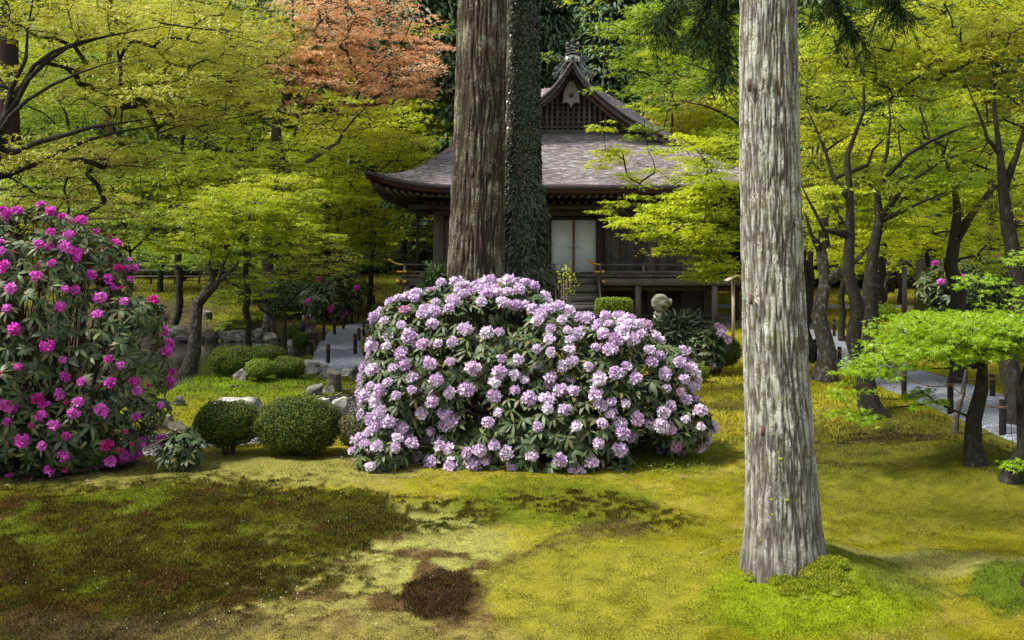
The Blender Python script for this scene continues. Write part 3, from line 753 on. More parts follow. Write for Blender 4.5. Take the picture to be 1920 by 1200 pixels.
# veranda
VZ = 1.46; VX = 5.05; YV = 28.3
MB().box(HX - VX, HX + VX, YV + .02, 29.84, VZ - .05, VZ).build('veranda_floor', wood_grey_h, hall)
for sg in (-1, 1): MB().box(HX + sg * 4.62 - .42, HX + sg * 4.62 + .42, 29.86, 40.5, VZ - .05, VZ).build('veranda_floor', wood_grey, hall)
MB().box(HX - VX - .06, HX + VX + .06, YV - .04, YV + .10, VZ - .26, VZ - .055).build('veranda_beam', wood_grey_h, hall)
for k in range(46):
    xa = HX - VX + k * (2 * VX / 46)
    MB().box(xa + .004, xa + 2 * VX / 46 - .004, YV - .10, YV + .6, VZ + .002, VZ + .032 + .004 * (k % 3)).build('floor_plank', wood_grey, hall)
MB().box(HX - VX, HX + VX, YV + .2, YV + .3, VZ - .42, VZ - .27).build('veranda_beam', wood_dark, hall)
for x in (-4.9, -3.2, -1.75, 1.75, 3.95, 4.95):
    MB().box(HX + x - .08, HX + x + .08, YV + .0, YV + .16, -.05, VZ - .27).build('veranda_post', wood_grey, hall)
for x in (-4.9, -3.2, -1.6, 0, 1.6, 3.3, 4.9):
    MB().box(HX + x - .08, HX + x + .08, 29.7, 29.86, -.05, VZ - .1).build('veranda_post', wood_dark, hall)
MB().box(HX - 4.2, HX + 4.2, 29.9, 30.0, .0, VZ - .1).build('under_wall', wood_dark, hall)
MB().box(HX + 1.8, HX + 4.6, 29.3, 29.5, .25, .31).build('under_rail', wood_grey_h, hall)
def rail(x0, x1, curl, post_x):
    y = YV + .03
    for nm, z, th in (('rail', VZ + .34, .045), ('rail', VZ + .13, .05)):
        MB().obox((x0, y, z), (x1, y, z), th, th).build(nm, wood_grey_h, hall)
    for x in post_x:
        mb = MB().box(x - .035, x + .035, y - .035, y + .035, VZ + .03, VZ + .31).build('rail_post', wood_grey, hall)
    sgn = -1 if curl < x0 + .01 else 1
    t = np.linspace(0, 1, 8); P = np.stack([curl + sgn * .42 * (t - .15), t * 0 + y, VZ + .34 + .16 * t ** 2.2], 1)
    MB().tube(P, .036 * np.ones(8), 8).build('gold_fitting', gold_m, hall)
    P2 = np.stack([curl + sgn * .18 * (t - .3), t * 0 + y, VZ + .13 + t * 0], 1)
    MB().tube(P2, .042, 8).build('gold_fitting', gold_m, hall)
    m = MB(); m.box(curl - .16 if sgn < 0 else curl + .02, curl - .02 if sgn < 0 else curl + .16, YV - .055, YV - .04, VZ - .22, VZ - .08)
    m.build('gold_fitting', gold_m, hall)
    m = MB(); m.tube([(curl - sgn * .12, YV - .05, VZ - .15), (curl - sgn * .12, YV - .13, VZ - .15)], .055, 10); m.tube([(curl - sgn * .12, y - .05, VZ + .14), (curl - sgn * .12, y - .11, VZ + .14)], .05, 10); m.build('gold_boss', gold_m, hall)
rail(HX + .62, HX + VX, HX + .62, [HX + .66, HX + 1.9, HX + 3.2, HX + 4.2, HX + 4.95])
rail(HX - VX, HX - .62, HX - VX, [HX - 4.95, HX - 4.2, HX - 3.2, HX - 1.9, HX - .66])
for z in (.34, .13): MB().obox((HX - VX + .03, YV, VZ + z), (HX - VX + .03, 40, VZ + z), .045, .045).build('rail', wood_grey, hall)
# tall post with cross bars on the side veranda
MB().box(HX - 4.78, HX - 4.70, 29.9, 29.98, VZ, 3.6).build('side_post', wood_dark, hall)
for z in (3.35, 3.22, 3.10, 2.95, 2.88): MB().box(HX - 4.95 if z < 3 else HX - 4.70, HX - 4.26, 29.92, 29.96, z - .02, z + .02).build('cross_bar', wood_dark, hall)
# steps
for k in range(6):
    z = VZ - .02 - .235 * (k + 1) + .02; y0 = YV - .12 - .27 * (k + 1)
    MB().box(HX - .60, HX + .56, y0, y0 + .31, z - .06, z).build('step', wood_grey_h, hall)
    MB().box(HX - .58, HX + .54, y0 + .27, y0 + .30, z, z + .175).build('riser', wood_grey_h, hall)
for sg in (-1, 1):
    MB().obox((HX - .02 + sg * .62, YV - .05, VZ - .1), (HX - .02 + sg * .62, YV - 1.75, -.06), .05, .26).build('step_side', wood_grey, hall)
# stone base
for k in range(14):
    x0 = HX - 5.3 + k * .76
    if abs(x0 + .38 - HX) < .7: continue
    MB().box(x0 + .006, x0 + .754, YV - .35, YV + .15, -.25, .12 + .01 * (k % 3)).build('base_stone', stone_dark, hall)
MB().box(HX - 5.2, HX + 5.2, YV - .25, 40.6, -.3, .10).build('stone_floor', noisy('earth_floor', [(.3, (.06, .055, .05)), (.7, (.13, .12, .11))], (1, 1, 1), 3, .9, .3), hall)
# ------------------------------------------------------------------ trees
bark_dark = noisy('maple_bark', [(.3, (.010, .008, .007)), (.6, (.024, .021, .014)), (.72, (.075, .078, .050))], (1, 1, .6), 20, .9, .5, .01)
bark_pale = noisy('lichen_maple_bark', [(.3, (.022, .018, .014)), (.55, (.050, .045, .032)), (.69, (.17, .168, .135))], (1, 1, .6), 20, .9, .5, .01)
bark_red = noisy('cedar_bark_far', [(.3, (.05, .028, .018)), (.7, (.17, .095, .06))], (6, 6, .3), 3, .9, .5, .02)
def cedar_bark(name, dark, mid, lich, olive, lich_amt, stretch=.16, sc_=30, lich_scale=9, top_brown=True):
    m, nt, p = newmat(name)
    v = coords(nt, (1, 1, stretch)); f = noise(nt, v, sc_, 6, .7, .3)
    c = ramp(nt, f, [(.32, tuple(d * .45 for d in dark)), (.45, dark), (.6, mid)])
    vl = coords(nt, (1, 1, .5)); fl = noise(nt, vl, lich_scale * 3, 5, .7); fb = noise(nt, coords(nt), lich_scale * .3, 4, .6)
    ad = nd(nt, 'ShaderNodeMath', operation='ADD'); nt.links.new(fl, ad.inputs[0]); nt.links.new(fb, ad.inputs[1])
    c = mix(nt, ramp(nt, ad.outputs[0], [(1.0 - lich_amt, g3(0)), (1.0 - lich_amt + .06, g3(1))]) if False else ramp(nt, nd_half(nt, ad.outputs[0]), [(.5 - lich_amt, g3(0)), (.5 - lich_amt + .035, g3(1))]), c, lich)
    vw = coords(nt, (1, 1, .75)); fw = noise(nt, vw, lich_scale * 5, 3, .6); fw2 = noise(nt, coords(nt, (1.0, 1.0, .6), rot=(.3, .2, .9)), lich_scale * .55, 3, .6)
    ad2 = nd(nt, 'ShaderNodeMath', operation='ADD'); nt.links.new(fw, ad2.inputs[0]); nt.links.new(fw2, ad2.inputs[1])
    c = mix(nt, ramp(nt, nd_half(nt, ad2.outputs[0]), [(.54, g3(0)), (.56, g3(.85))]), c, tuple(min(1, l * 1.7) for l in lich))
    fo = noise(nt, coords(nt, (1, 1, .6), rot=(.7, .1, .2)), lich_scale * .8, 5, .7)
    c = mix(nt, ramp(nt, fo, [(.52, g3(0)), (.60, g3(.75))]), c, olive)
    sz = nd(nt, 'ShaderNodeSeparateXYZ'); nt.links.new(coords(nt), sz.inputs[0])
    if top_brown:
        c = mix(nt, ramp(nt, sz.outputs[2], [(0, g3(.75)), (.4, g3(.3)), (.8, g3(0))]), c, mix(nt, f, tuple(d * .5 for d in dark), tuple(d * 1.15 for d in mid)))
    # grooves between the raised plates are coloured darker
    at = nd(nt, 'ShaderNodeAttribute', attribute_name='Col')
    c = mix(nt, at.outputs[0], tuple(d * .6 for d in dark), c)
    nt.links.new(c, p.inputs['Base Color']); p.inputs['Roughness'].default_value = .92; p.inputs['Specular IOR Level'].default_value = .12
    bump(nt, p, ad.outputs[0], .6, .01); return m
def nd_half(nt, s):
    m = nd(nt, 'ShaderNodeMath', operation='MULTIPLY'); nt.links.new(s, m.inputs[0]); m.inputs[1].default_value = .5; return m.outputs[0]

def big_trunk(label, name, foot, prof_px, D, top_z, mat, nth, nz, groove, gs, flare=0.0, seed=1):
    "prof_px: rows (py, left px, right px) at distance D; the trunk runs from the ground to top_z"
    T = thing(name, label, 'tree', foot)
    z = np.array([EZ - (q[0] - HY) * D / F for q in prof_px][::-1]); cx = np.array([((q[1] + q[2]) / 2 - CX) * D / F for q in prof_px][::-1]); r = np.array([(q[2] - q[1]) / 2 * D / F for q in prof_px][::-1])
    z0 = foot[2] - .15
    zz = np.concatenate([np.linspace(z0, z[-1] + .3, nz), np.linspace(z[-1] + .3, top_z, 30)[1:]])
    th = np.linspace(0, 2 * math.pi, nth, endpoint=False)
    dr = (r[-1] - r[-2]) / (z[-1] - z[-2])
    rr = np.where(zz > z[-1], np.maximum(.35 * r[-1], r[-1] - (zz - z[-1]) * .012), np.interp(zz, z, r)); cc = np.where(zz > z[-1], cx[-1] + (cx[-1] - cx[-2]) / (z[-1] - z[-2]) * (zz - z[-1]) * .5, np.interp(zz, z, cx))
    TH, ZZ = np.meshgrid(th, zz); RR = rr[:, None] * np.ones_like(TH)
    ux, uy = np.cos(TH), np.sin(TH)
    rad0 = r.mean()
    gx, gy = ux * rad0, uy * rad0
    warp = .25 * (vn(gx * 3, gy * 3, ZZ * 1.2, seed) - .5)
    n1 = fbm((gx + warp * .3) * gs, (gy + warp * .3) * gs, ZZ * gs * .09, seed + 1, 3)
    ridge = 1 - np.abs(n1 - .5) * 5.5; ridge = np.clip(ridge, 0, 1)        # narrow cracks
    n2 = fbm(gx * gs * 2.2, gy * gs * 2.2, ZZ * gs * .35, seed + 2, 3)
    lob = .05 * rad0 * (vn(gx * 3 / rad0 * .5, gy * 3 / rad0 * .5, ZZ * .15, seed + 5) - .5)
    disp = -groove * ridge ** 1.5 + groove * .9 * (n2 - .5) + lob
    fl_ = np.exp(-np.maximum(0, ZZ - foot[2]) / .22) * flare * (.4 + 1.2 * vn(gx * 4 / rad0 * .6, gy * 4 / rad0 * .6, 0, seed + 6))
    RR = RR + disp + fl_
    V = np.stack([cc[:, None] + ux * RR, foot[1] + uy * RR, ZZ], -1)
    shade = np.clip(1.15 - ridge * 1.2 + (n2 - .5) * .8, 0, 1)  # colour factor, lower in the cracks
    n = len(zz); i = np.arange(n - 1)[:, None] * nth; j = np.arange(nth)[None]; j2 = (j + 1) % nth
    Fq = np.stack([i + j, i + j2, i + nth + j2, i + nth + j], -1).reshape(-1, 4)
    part('trunk', V.reshape(-1, 3), Fq, mat, T, True, np.repeat(shade.reshape(-1, 1), 3, 1))
    return T, (zz, cc, rr)

fc_m = cedar_bark('grey_lichen_bark', (.105, .094, .076), (.20, .188, .160), (.30, .30, .262), (.13, .135, .05), .05, .22, 62, 20)
foot = on_ground(1472, 1056)
fore, foreP = big_trunk('pale grey lichen-covered cedar trunk rising from a bright moss mound in the foreground', 'cedar_tree', foot,
    [(0, 1387, 1493), (300, 1387, 1499), (500, 1391, 1506), (700, 1395, 1516), (900, 1399, 1531), (1000, 1397, 1540), (1060, 1393, 1550), (1110, 1386, 1560)], foot[1], 11.0, fc_m, 260, 460, .012, 40, .015, 11)
rb_m = noisy('bare_red_bark', [(.3, (.060, .028, .020)), (.7, (.11, .055, .040))], (1, 1, .2), 30, .85, .4)
for px, y0, y1, w in ((1465, 125, 180, 7), (1411, 145, 168, 4), (1412, 553, 572, 4), (1431, 800, 818, 5)):
    D = foot[1] - .215; x = (px - CX) * D / F; za = EZ - (y0 - HY) * D / F; zb = EZ - (y1 - HY) * D / F; w_ = w * D / F / 2
    ang = math.asin(max(-1, min(1, (px - 1445) / 58)));  yy = foot[1] - (np.interp((za + zb) / 2, foreP[0], foreP[2]) + .006) * math.cos(ang)
    MB().box(x - w_, x + w_, yy - .002, yy + .03, zb, za).build('bare_bark_strip', rb_m, fore)
# moss cushions on the bark and roots
cush_m = noisy('cushion_moss', [(.3, (.10, .125, .008)), (.7, (.19, .215, .015))], (1, 1, 1), 60, .9, .7, .01)
def cushion(mb, c, r, flat=.6, seed=0):
    u = np.linspace(0, math.pi, 9); v = np.linspace(0, 2 * math.pi, 14, endpoint=False); U, Vv = np.meshgrid(u, v, indexing='ij')
    d = np.stack([np.sin(U) * np.cos(Vv), np.sin(U) * np.sin(Vv), np.cos(U)], -1)
    rr = r * (1 + .35 * (fbm(d[..., 0] * 2 + seed, d[..., 1] * 2, d[..., 2] * 2, seed, 3) - .5))
    P = d * rr[..., None] * np.array([1, 1, flat]) + np.array(c); k = 14
    i = np.arange(8)[:, None] * k; j = np.arange(k)[None]; j2 = (j + 1) % k
    mb.add(P.reshape(-1, 3), np.stack([i + j, i + k + j, i + k + j2, i + j2], -1).reshape(-1, 4))
mb = MB()
for px, py, r in ((1464, 861, 6), (1476, 938, 5), (1447, 937, 4), (1459, 848, 3), (1450, 814, 3), (1447, 800, 3), (1449, 965, 3), (1427, 1013, 3)):
    D = foot[1] - .235; w = (px - 1465) / 70; D = foot[1] - .25 * math.sqrt(max(.05, 1 - w * w)); c = WP(px, py, D); cushion(mb, c, r * .9 * D / F, .7, px % 13)
mb.build('moss_cushion', cush_m, fore, True)
mb = MB()
for k in range(16):
    a = R.uniform(3.4, 6.0); rr = R.uniform(.235, .27); x = foot[0] + .02 + math.cos(a) * rr * 1.15; y = foot[1] + math.sin(a) * rr
    r = R.uniform(.025, .06); cushion(mb, (x, y, Z(x, y) - r * .12 + .10 * max(0, .40 - rr)), r, .45, k)
for k in range(44):
    x = foot[0] + R.uniform(-.12, .30); y = foot[1] - .20 - R.uniform(0, .22); r = R.uniform(.025, .055); cushion(mb, (x, y, Z(x, y) - r * .2 + .05 * max(0, 1 - (foot[1] - .2 - y) / .16)), r, .5, k + 50)
V_, F_ = mb.get(); mb.build('root_moss', cush_m, fore, True)
n = 60000; i_ = R.integers(0, len(V_), n); P = V_[i_] + R.normal(0, .008, (n, 3)); P = P[P[:, 2] > H(P[:, 0], P[:, 1])]; n = len(P)
Vb, Fb = kite_leaves(P, R.normal(0, 1, (n, 3)), .016, .005, dirs=R.normal(0, .5, (n, 3)) + (0, -.2, 1))
part('root_moss_fuzz', Vb, Fb, leafmat('moss_fuzz', [(.16, .21, .01), (.25, .30, .012), (.34, .36, .03), (.19, .24, .01)], .3), fore, kind='stuff')

# the two great cedars behind the pale rhododendron
tw_m = cedar_bark('brown_cedar_bark', (.042, .029, .019), (.082, .060, .042), (.125, .125, .088), (.06, .062, .03), -.02, .10, 34, 10)
f1 = np.array(((900 - CX) * 14.2 / F, 14.2, 0.0)); f1[2] = Z(f1[0], f1[1])
big_trunk('massive brown cedar trunk with fissured bark standing left of the ivy-clad one', 'cedar_tree', f1,
    [(0, 858, 951), (150, 854, 950), (300, 848, 948), (420, 843, 946), (540, 837, 946), (800, 826, 950)], 14.2, 15, tw_m, 220, 360, .032, 15, .1, 21)
f2 = np.array(((988 - CX) * 14.9 / F, 14.9, 0.0)); f2[2] = Z(f2[0], f2[1])
ivt, ivP = big_trunk('dark cedar trunk wrapped in ivy beside the thicker bare trunk', 'cedar_tree', f2,
    [(0, 950, 1006), (150, 949, 1008), (300, 948, 1010), (420, 947, 1013), (540, 946, 1018), (800, 940, 1030)], 14.9, 15, tw_m, 160, 260, .03, 15, .1, 31)
ivy_m = leafmat('ivy_leaf', [(.012, .022, .006), (.025, .045, .010), (.045, .07, .015), (.02, .03, .012), (.09, .08, .03)], .15, .35, .5)
n = 36000; zz, cc, rr = ivP
t = R.uniform(0, 1, n); zi = .3 + 6.6 * t; th = R.uniform(math.pi * .95, math.pi * 2.05, n)
dens = np.clip(.25 + 1.4 * (fbm(np.cos(th) * 2, zi * .9, 0, 83, 3) - .35) + .4 * np.cos(th) + .5 * (zi < 3), 0, 1)
keep = R.uniform(0, 1, n) < dens; zi, th = zi[keep], th[keep]; n = len(zi)
ro = np.interp(zi, zz, rr) * (1 + R.uniform(0, .10, n) + (.25 * R.uniform(0, 1, n) ** 2) * (zi < 3.2) * (np.cos(th) > -.5)); cxz = np.interp(zi, zz, cc)
P = np.stack([cxz + np.cos(th) * ro, 14.9 + np.sin(th) * ro, zi], 1)
Nn = np.stack([np.cos(th), np.sin(th), R.uniform(-.2, .7, n)], 1) + R.normal(0, .35, (n, 3))
V1, F1 = kite_leaves(P, Nn, .048, .036, dirs=np.stack([np.cos(th) * .4 + R.normal(0, .5, n), np.sin(th) * .4, -1 + R.uniform(0, .8, n)], 1))
m_ = zi < 2.9
V2, F2 = kite_leaves(P[m_][::2], Nn[m_][::2], .13, .026, dirs=np.stack([np.cos(th[m_][::2]) + R.normal(0, .4, m_[m_].size)[::2][:len(th[m_][::2])], -.6 + 0 * th[m_][::2], -.5 + 0 * th[m_][::2]], 1), bend=.35)
mb = MB(); mb.add(V1, F1); mb.add(V2, F2); mb.build('ivy', ivy_m, ivt, kind='stuff')
mb = MB()
for k in range(9):
    th0 = R.uniform(math.pi * 1.1, math.pi * 1.95); z = np.linspace(.2, 6.8, 26); tt = th0 + .5 * (vn(z * .8, k * 7.0, 0, 3) - .5)
    mb.tube(np.stack([np.interp(z, zz, cc) + np.cos(tt) * np.interp(z, zz, rr) * 1.04, 14.9 + np.sin(tt) * np.interp(z, zz, rr) * 1.04, z], 1), .012, 5)
mb.build('ivy_stem', bark_red, ivt)

# ---------------- broadleaf trees grown from trunk lines towards the leaf pads of their crowns
class Tree:
    def __init__(s, name, label, cat, trunks, pads, leaf_m, bark_m, leaf=.10, per=120, lobes=3, rt=.007, grp=None, seed=1, flat=.30, dens=1.0, kite=False, twig=True, tilt=.45, big_r=.05, expo=.47, sag=.25, width=.2, low=1.0):
        rng = np.random.default_rng(seed)
        base = np.array(trunks[0][0][:3])
        s.t = thing(name, label, cat, base, grp)
        P = []; par = []; lines = []; fixed = {}
        for tl in trunks:
            tl = [np.array(q, float) for q in tl]
            pts = [tl[0]]
            for a, b in zip(tl[:-1], tl[1:]):
                m = max(1, int(np.linalg.norm((b - a)[:3]) / .35))
                pts += [a + (b - a) * (k + 1) / m for k in range(m)]
            pts = np.array(pts)
            if len(pts) > 4:
                for _ in range(4): pts[1:-1] = (pts[:-2] + 2 * pts[1:-1] + pts[2:]) / 4
            tp_ = np.linspace(0, 1, len(pts)); pts[:, 3] *= 1 - .72 * sstep(.45, 1.0, tp_)
            w = pts[:, 3].max() * .35
            pts[1:, :3] += rng.normal(0, 1, (len(pts) - 1, 3)) * np.minimum(w, .04) * np.array([1, 1, .3])
            if not P: prev = -1; start = 0
            else:
                d = [np.linalg.norm(np.array(q) - tl[0][:3]) for q in P]; prev = int(np.argmin(d))
            ids = [] if prev < 0 else [prev]
            for k, q in enumerate(pts):
                if k == 0 and prev >= 0: continue
                P.append(q[:3]); par.append(prev); prev = len(P) - 1; ids.append(prev); fixed[prev] = q[3]
            lines.append((ids, True))
            if len(lines) > 1:
                for k in ids[1:]: fixed[k] *= .72
        ends = []
        pr_ = float(np.median(np.array(pads)[:, 3]))
        for ids, _f in lines:
            e = P[ids[-1]]; dirv = e - P[ids[-3]] if len(ids) > 2 else np.array((0, 0, 1.)); dirv = dirv / (np.linalg.norm(dirv) + 1e-6)
            for q in range(4):
                dd = dirv * rng.uniform(.6, 1.2) + rng.normal(0, .55, 3) * (1, .8, .6) + (0, 0, .15)
                c_ = e + dd * pr_ * rng.uniform(1.6, 3.2); ends.append((*c_, pr_ * rng.uniform(.7, 1.1), pr_ * .2))
        pads = np.array(list(pads) + ends, float)
        axis = np.array(P).mean(0)
        order = np.argsort(np.linalg.norm((pads[:, :3] - axis) * np.array([1, 1, .6]), axis=1))
        tips = []
        for oi in order:
            c = pads[oi, :3] - (0, 0, pads[oi, 4] * .5)
            A = np.array(P); dv = c - A
            hd = np.hypot(dv[:, 0], dv[:, 1])
            cost = np.linalg.norm(dv, axis=1) + 1.3 * np.maximum(0, A[:, 2] + .15 * hd - c[2] - .1) + np.where(A[:, 2] < base[2] + low, 3.0, 0)
            i0 = int(np.argmin(cost)); a = A[i0]; L = np.linalg.norm(c - a)
            if L < .12: tips.append(i0); continue
            m = max(2, int(L / .28)); t = np.linspace(0, 1, m + 1)[1:, None]
            ctl = a + (c - a) * .5 + np.array([0, 0, sag * L * .6]) + rng.normal(0, .10 * L, 3) * (1, 1, .4)
            q = (1 - t) ** 2 * a + 2 * t * (1 - t) * ctl + t * t * c
            q[:-1] += rng.normal(0, 1, (m - 0, 3))[:-1] * .035 * min(1.5, L)
            ids = [i0]; prev = i0
            for qq in q: P.append(qq); par.append(prev); prev = len(P) - 1; ids.append(prev)
            lines.append((ids, False)); tips.append(prev)
        P = np.array(P); cnt = np.zeros(len(P))
        for tp in tips:
            k = tp
            while k >= 0: cnt[k] += 1; k = par[k]
        rad = rt * np.maximum(cnt, 1) ** expo
        for k, v in fixed.items(): rad[k] = v
        tw = MB(); trunk = MB()
        for li, (ids, fx) in enumerate(lines):
            r = rad[ids].copy()
            if not fx: r[0] = min(rad[ids[1]] * 1.25, rad[ids[0]]); r = np.minimum.accumulate(r)
            k = 10 if r.max() > .06 else (7 if r.max() > .02 else 4)
            if fx and li == 0:
                q_ = P[ids]; q_ = np.vstack([q_[0], q_[0] + (q_[1] - q_[0]) * .25, q_[0] + (q_[1] - q_[0]) * .55, q_[1:]]); r_ = np.concatenate([[r[0] * 1.5, r[0] * 1.22, r[0] * 1.05], r[1:]])
                trunk.tube(q_, r_, 14)
                V_ = trunk.V[-1]; w_ = 1 + .22 * (vn(V_[:, 0] * 9, V_[:, 1] * 9, V_[:, 2] * 2.5, seed) - .5) + .12 * (vn(V_[:, 0] * 30, V_[:, 1] * 30, V_[:, 2] * 8, seed) - .5)
                m_ = len(q_) * 14; cen = np.repeat(q_, 14, 0); V_[:m_] = cen + (V_[:m_] - cen) * w_[:m_, None]
            elif r.max() > .022: MB().tube(P[ids], r, k).build('limb', bark_m, s.t, True)
            else: tw.tube(P[ids], r, k, False)
        trunk.build('trunk', bark_m, s.t, True)
        # twigs and leaves
        LP = []; LN = []; LD = []
        for (x, y, z, rx, rz) in pads:
            k = max(5, int(9 * dens)); a = rng.uniform(0, 6.283, k); ra = rx * rng.uniform(.35, 1, k) ** .7
            cl = np.stack([x + np.cos(a) * ra, y + np.sin(a) * ra, z + rz * (.5 - .8 * (ra / rx) ** 2) * .7 + rng.normal(0, rz * .6, k)], 1)
            if twig:
                for q in cl[::2]:
                    c0 = np.array((x, y, z - rz * .5)); md = (c0 + q) / 2 + (0, 0, .04 * rx)
                    tw.tube([c0, md, q], [rt * .8, rt * .6, rt * .3], 3, False)
            m = int(per * .66 * rng.uniform(.6, 1.4)); ci = rng.integers(0, k, m)
            sp = rx * rng.choice([.16, .26, .42], m)[:, None]
            off = rng.normal(0, 1, (m, 3)) * np.array([1, 1, flat * .42]) * sp; q = cl[ci] + off
            q[:, 2] -= .10 * np.hypot(off[:, 0], off[:, 1])
            LP.append(q); LN.append(np.stack([rng.normal(0, tilt, m), rng.normal(0, tilt, m) - .25, np.ones(m)], 1)); LD.append(q - np.array((x, y, z)))
        LP = np.vstack(LP); LN = np.vstack(LN); LD = np.vstack(LD)
        if kite: V, Fq = kite_leaves(LP, LN, leaf, leaf * .55, rng=rng)
        else: V, Fq = star_leaves(LP, LN, leaf, lobes, 100 if lobes < 6 else 130, width=width, rng=rng, dirs=LD)
        s.nleaf = len(LP)
        tw.build('twigs', bark_m, s.t, kind='stuff')
        part('crown', V, Fq, leaf_m, s.t, kind='stuff')
TRI = [0]
def pads_px(spec, seed):
    "spec rows: centre px, py, D, half width px, half height px, half depth m, count, pad radius m"
    rng = np.random.default_rng(seed); out = []
    for cx, cyy, D, wx, wy, wd, n, pr in spec:
        c = WP(cx, cyy, D); s = D / F; k = 0; tries = 0
        mine = []
        while k < n and tries < n * 30:
            tries += 1
            u = rng.normal(0, 1, 3); u /= np.linalg.norm(u); u *= rng.uniform(0, 1) ** (1 / 2.4)
            q = c + u * np.array([wx * s, wd, wy * s])
            if mine and min(np.linalg.norm((q - w) * np.array([1, 1, 3.0])) for w in mine) < pr * .75: continue
            mine.append(q); rx = pr * rng.uniform(.7, 1.25); out.append((*q, rx, rx * .20)); k += 1
    return out
def TP(D, *pts, drift=0.0):
    "trunk polyline from photo points (px, py, width px) at distance D"
    out = []
    for i, (px, py, w) in enumerate(pts):
        d = D + drift * i; c = WP(px, py, d); out.append((c[0], c[1], c[2], w * d / F / 2))
    return out
def foot_of(px, py):
    g = on_ground(px, py); return g

yg = [(.30, .38, .010), (.40, .47, .012), (.48, .52, .018), (.34, .42, .010), (.52, .52, .04)]
gn = [(.16, .25, .010), (.23, .33, .010), (.31, .40, .012), (.18, .28, .012)]
ol = [(.33, .34, .03), (.44, .42, .06), (.48, .44, .09), (.36, .40, .03), (.30, .36, .02)]
M_yg = leafmat('leaf_yellow_green', yg, .5, big=.25); M_gn = leafmat('leaf_fresh_green', gn, .5, big=.25)
M_ol = leafmat('leaf_olive_bronze', ol, .45, big=.25)
M_br = leafmat('leaf_bright_lime', [(.32, .42, .01), (.42, .50, .015), (.50, .54, .02), (.38, .47, .01)], .55, big=.2)
M_lm = leafmat('leaf_sunlit_lime', [(.42, .52, .012), (.52, .60, .018), (.58, .62, .025), (.46, .56, .012)], .6, big=.2)  # sunlight put into the leaf colour of crowns shaded by nearer trees
M_rd = leafmat('leaf_orange_red', [(.70, .37, .22), (.78, .47, .28), (.82, .58, .34), (.76, .54, .22), (.70, .40, .30)], .5, tcol=(1, .8, .6), big=.15)
M_py = leafmat('leaf_pale_yellow', [(.42, .40, .08), (.50, .45, .12), (.46, .34, .10), (.38, .40, .06)], .5)
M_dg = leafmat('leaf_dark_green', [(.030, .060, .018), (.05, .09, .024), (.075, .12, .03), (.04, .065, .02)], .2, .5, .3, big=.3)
M_bg = leafmat('bough_needles', [(.014, .030, .010), (.025, .048, .014), (.04, .065, .02)], .2, .6, .1)
M_cf = leafmat('conifer_needles', [(.035, .075, .032), (.06, .11, .042), (.095, .15, .055), (.045, .09, .04)], .12, .55, .3, big=.35)

# --- left of the hall
g = foot_of(352, 702)
Tree('maple_tree', 'grey-barked maple leaning over the pond edge with fresh yellow-green leaves', 'tree',
     [TP(g[1], (352, 702, 26), (368, 620, 24), (374, 560, 22), (392, 515, 16), (404, 490, 14), (398, 470, 10)), TP(g[1], (376, 562, 14), (410, 525, 14), (438, 500, 12), (452, 480, 9)), TP(g[1], (408, 525, 8), (418, 498, 7), (432, 470, 6))],
     pads_px([(440, 400, g[1], 110, 60, 1.2, 60, .38), (520, 370, g[1] + 1, 90, 50, 1.2, 34, .38), (400, 450, g[1], 55, 35, .8, 18, .3), (560, 440, g[1] + .5, 70, 40, .8, 20, .3), (495, 470, g[1], 30, 100, .5, 16, .22)], 3),
     M_br, bark_pale, leaf=.06, per=200, seed=3, rt=.006)
g = foot_of(535, 672)
Tree('small_maple', 'slender young maple with a forked stem beside the gravel path', 'tree',
     [TP(g[1], (535, 672, 9), (534, 600, 8), (537, 575, 7), (530, 545, 5), (524, 525, 4)), TP(g[1], (537, 576, 5), (560, 548, 5), (585, 530, 4))],
     pads_px([(560, 500, g[1], 70, 35, .7, 34, .26), (620, 490, g[1], 45, 35, .5, 16, .24)], 4), leafmat('leaf_pale_lime', [(.34, .36, .03), (.42, .42, .05), (.30, .36, .02)], .5), bark_dark, leaf=.05, per=80, seed=4, rt=.004, low=.4)
g = foot_of(517, 640)
Tree('rhododendron_tree', 'gnarled little tree with dark leaves behind the slender maple', 'tree',
     [TP(g[1], (520, 640, 10), (508, 610, 10), (500, 592, 9), (508, 575, 8), (530, 562, 6)), TP(g[1], (503, 595, 7), (490, 580, 6), (482, 560, 5))],
     pads_px([(540, 552, g[1], 70, 30, .8, 22, .28), (480, 550, g[1], 40, 30, .5, 12, .25)], 5), M_dg, bark_pale, leaf=.09, per=70, kite=True, seed=5, rt=.005, low=.3)
# red maple
g = foot_of(500, 560); D = 30.0; g = np.array(((495 - CX) * D / F, D, 0))
zb = Z(g[0], D)
def base_pt(px, D, w):
    x = (px - CX) * D / F; return (x, D, Z(x, D) - .1, w * D / F / 2)
Tree('red_maple', 'tall lichen-barked maple with orange-red young leaves left of the great cedars', 'tree',
     [[base_pt(500, D, 20)] + TP(D, (505, 310, 25), (520, 230, 22), (540, 170, 20), (560, 115, 18), (548, 60, 13), (545, 0, 11), (560, -70, 8)),
      TP(D, (560, 118, 10), (585, 95, 9), (620, 60, 8), (650, 30, 6)),
      TP(D - .5, (505, 330, 13), (560, 315, 12), (620, 290, 11), (650, 250, 9), (658, 215, 7), (700, 185, 5)),
      TP(D - .5, (505, 335, 9), (540, 275, 8), (568, 220, 7), (575, 170, 5), (600, 130, 4))],
     pads_px([(650, 60, D, 150, 95, 3, 60, .72), (740, 150, D - .5, 85, 45, 2, 20, .6), (640, 150, D, 90, 60, 2, 20, .62), (600, -40, D, 160, 60, 3, 22, .8), (565, 150, D - 1, 60, 70, 1.5, 16, .5), (790, 100, D, 40, 70, 1.5, 16, .5)], 6),
     M_rd, bark_pale, leaf=.115, per=135, seed=6, rt=.012)
g = None
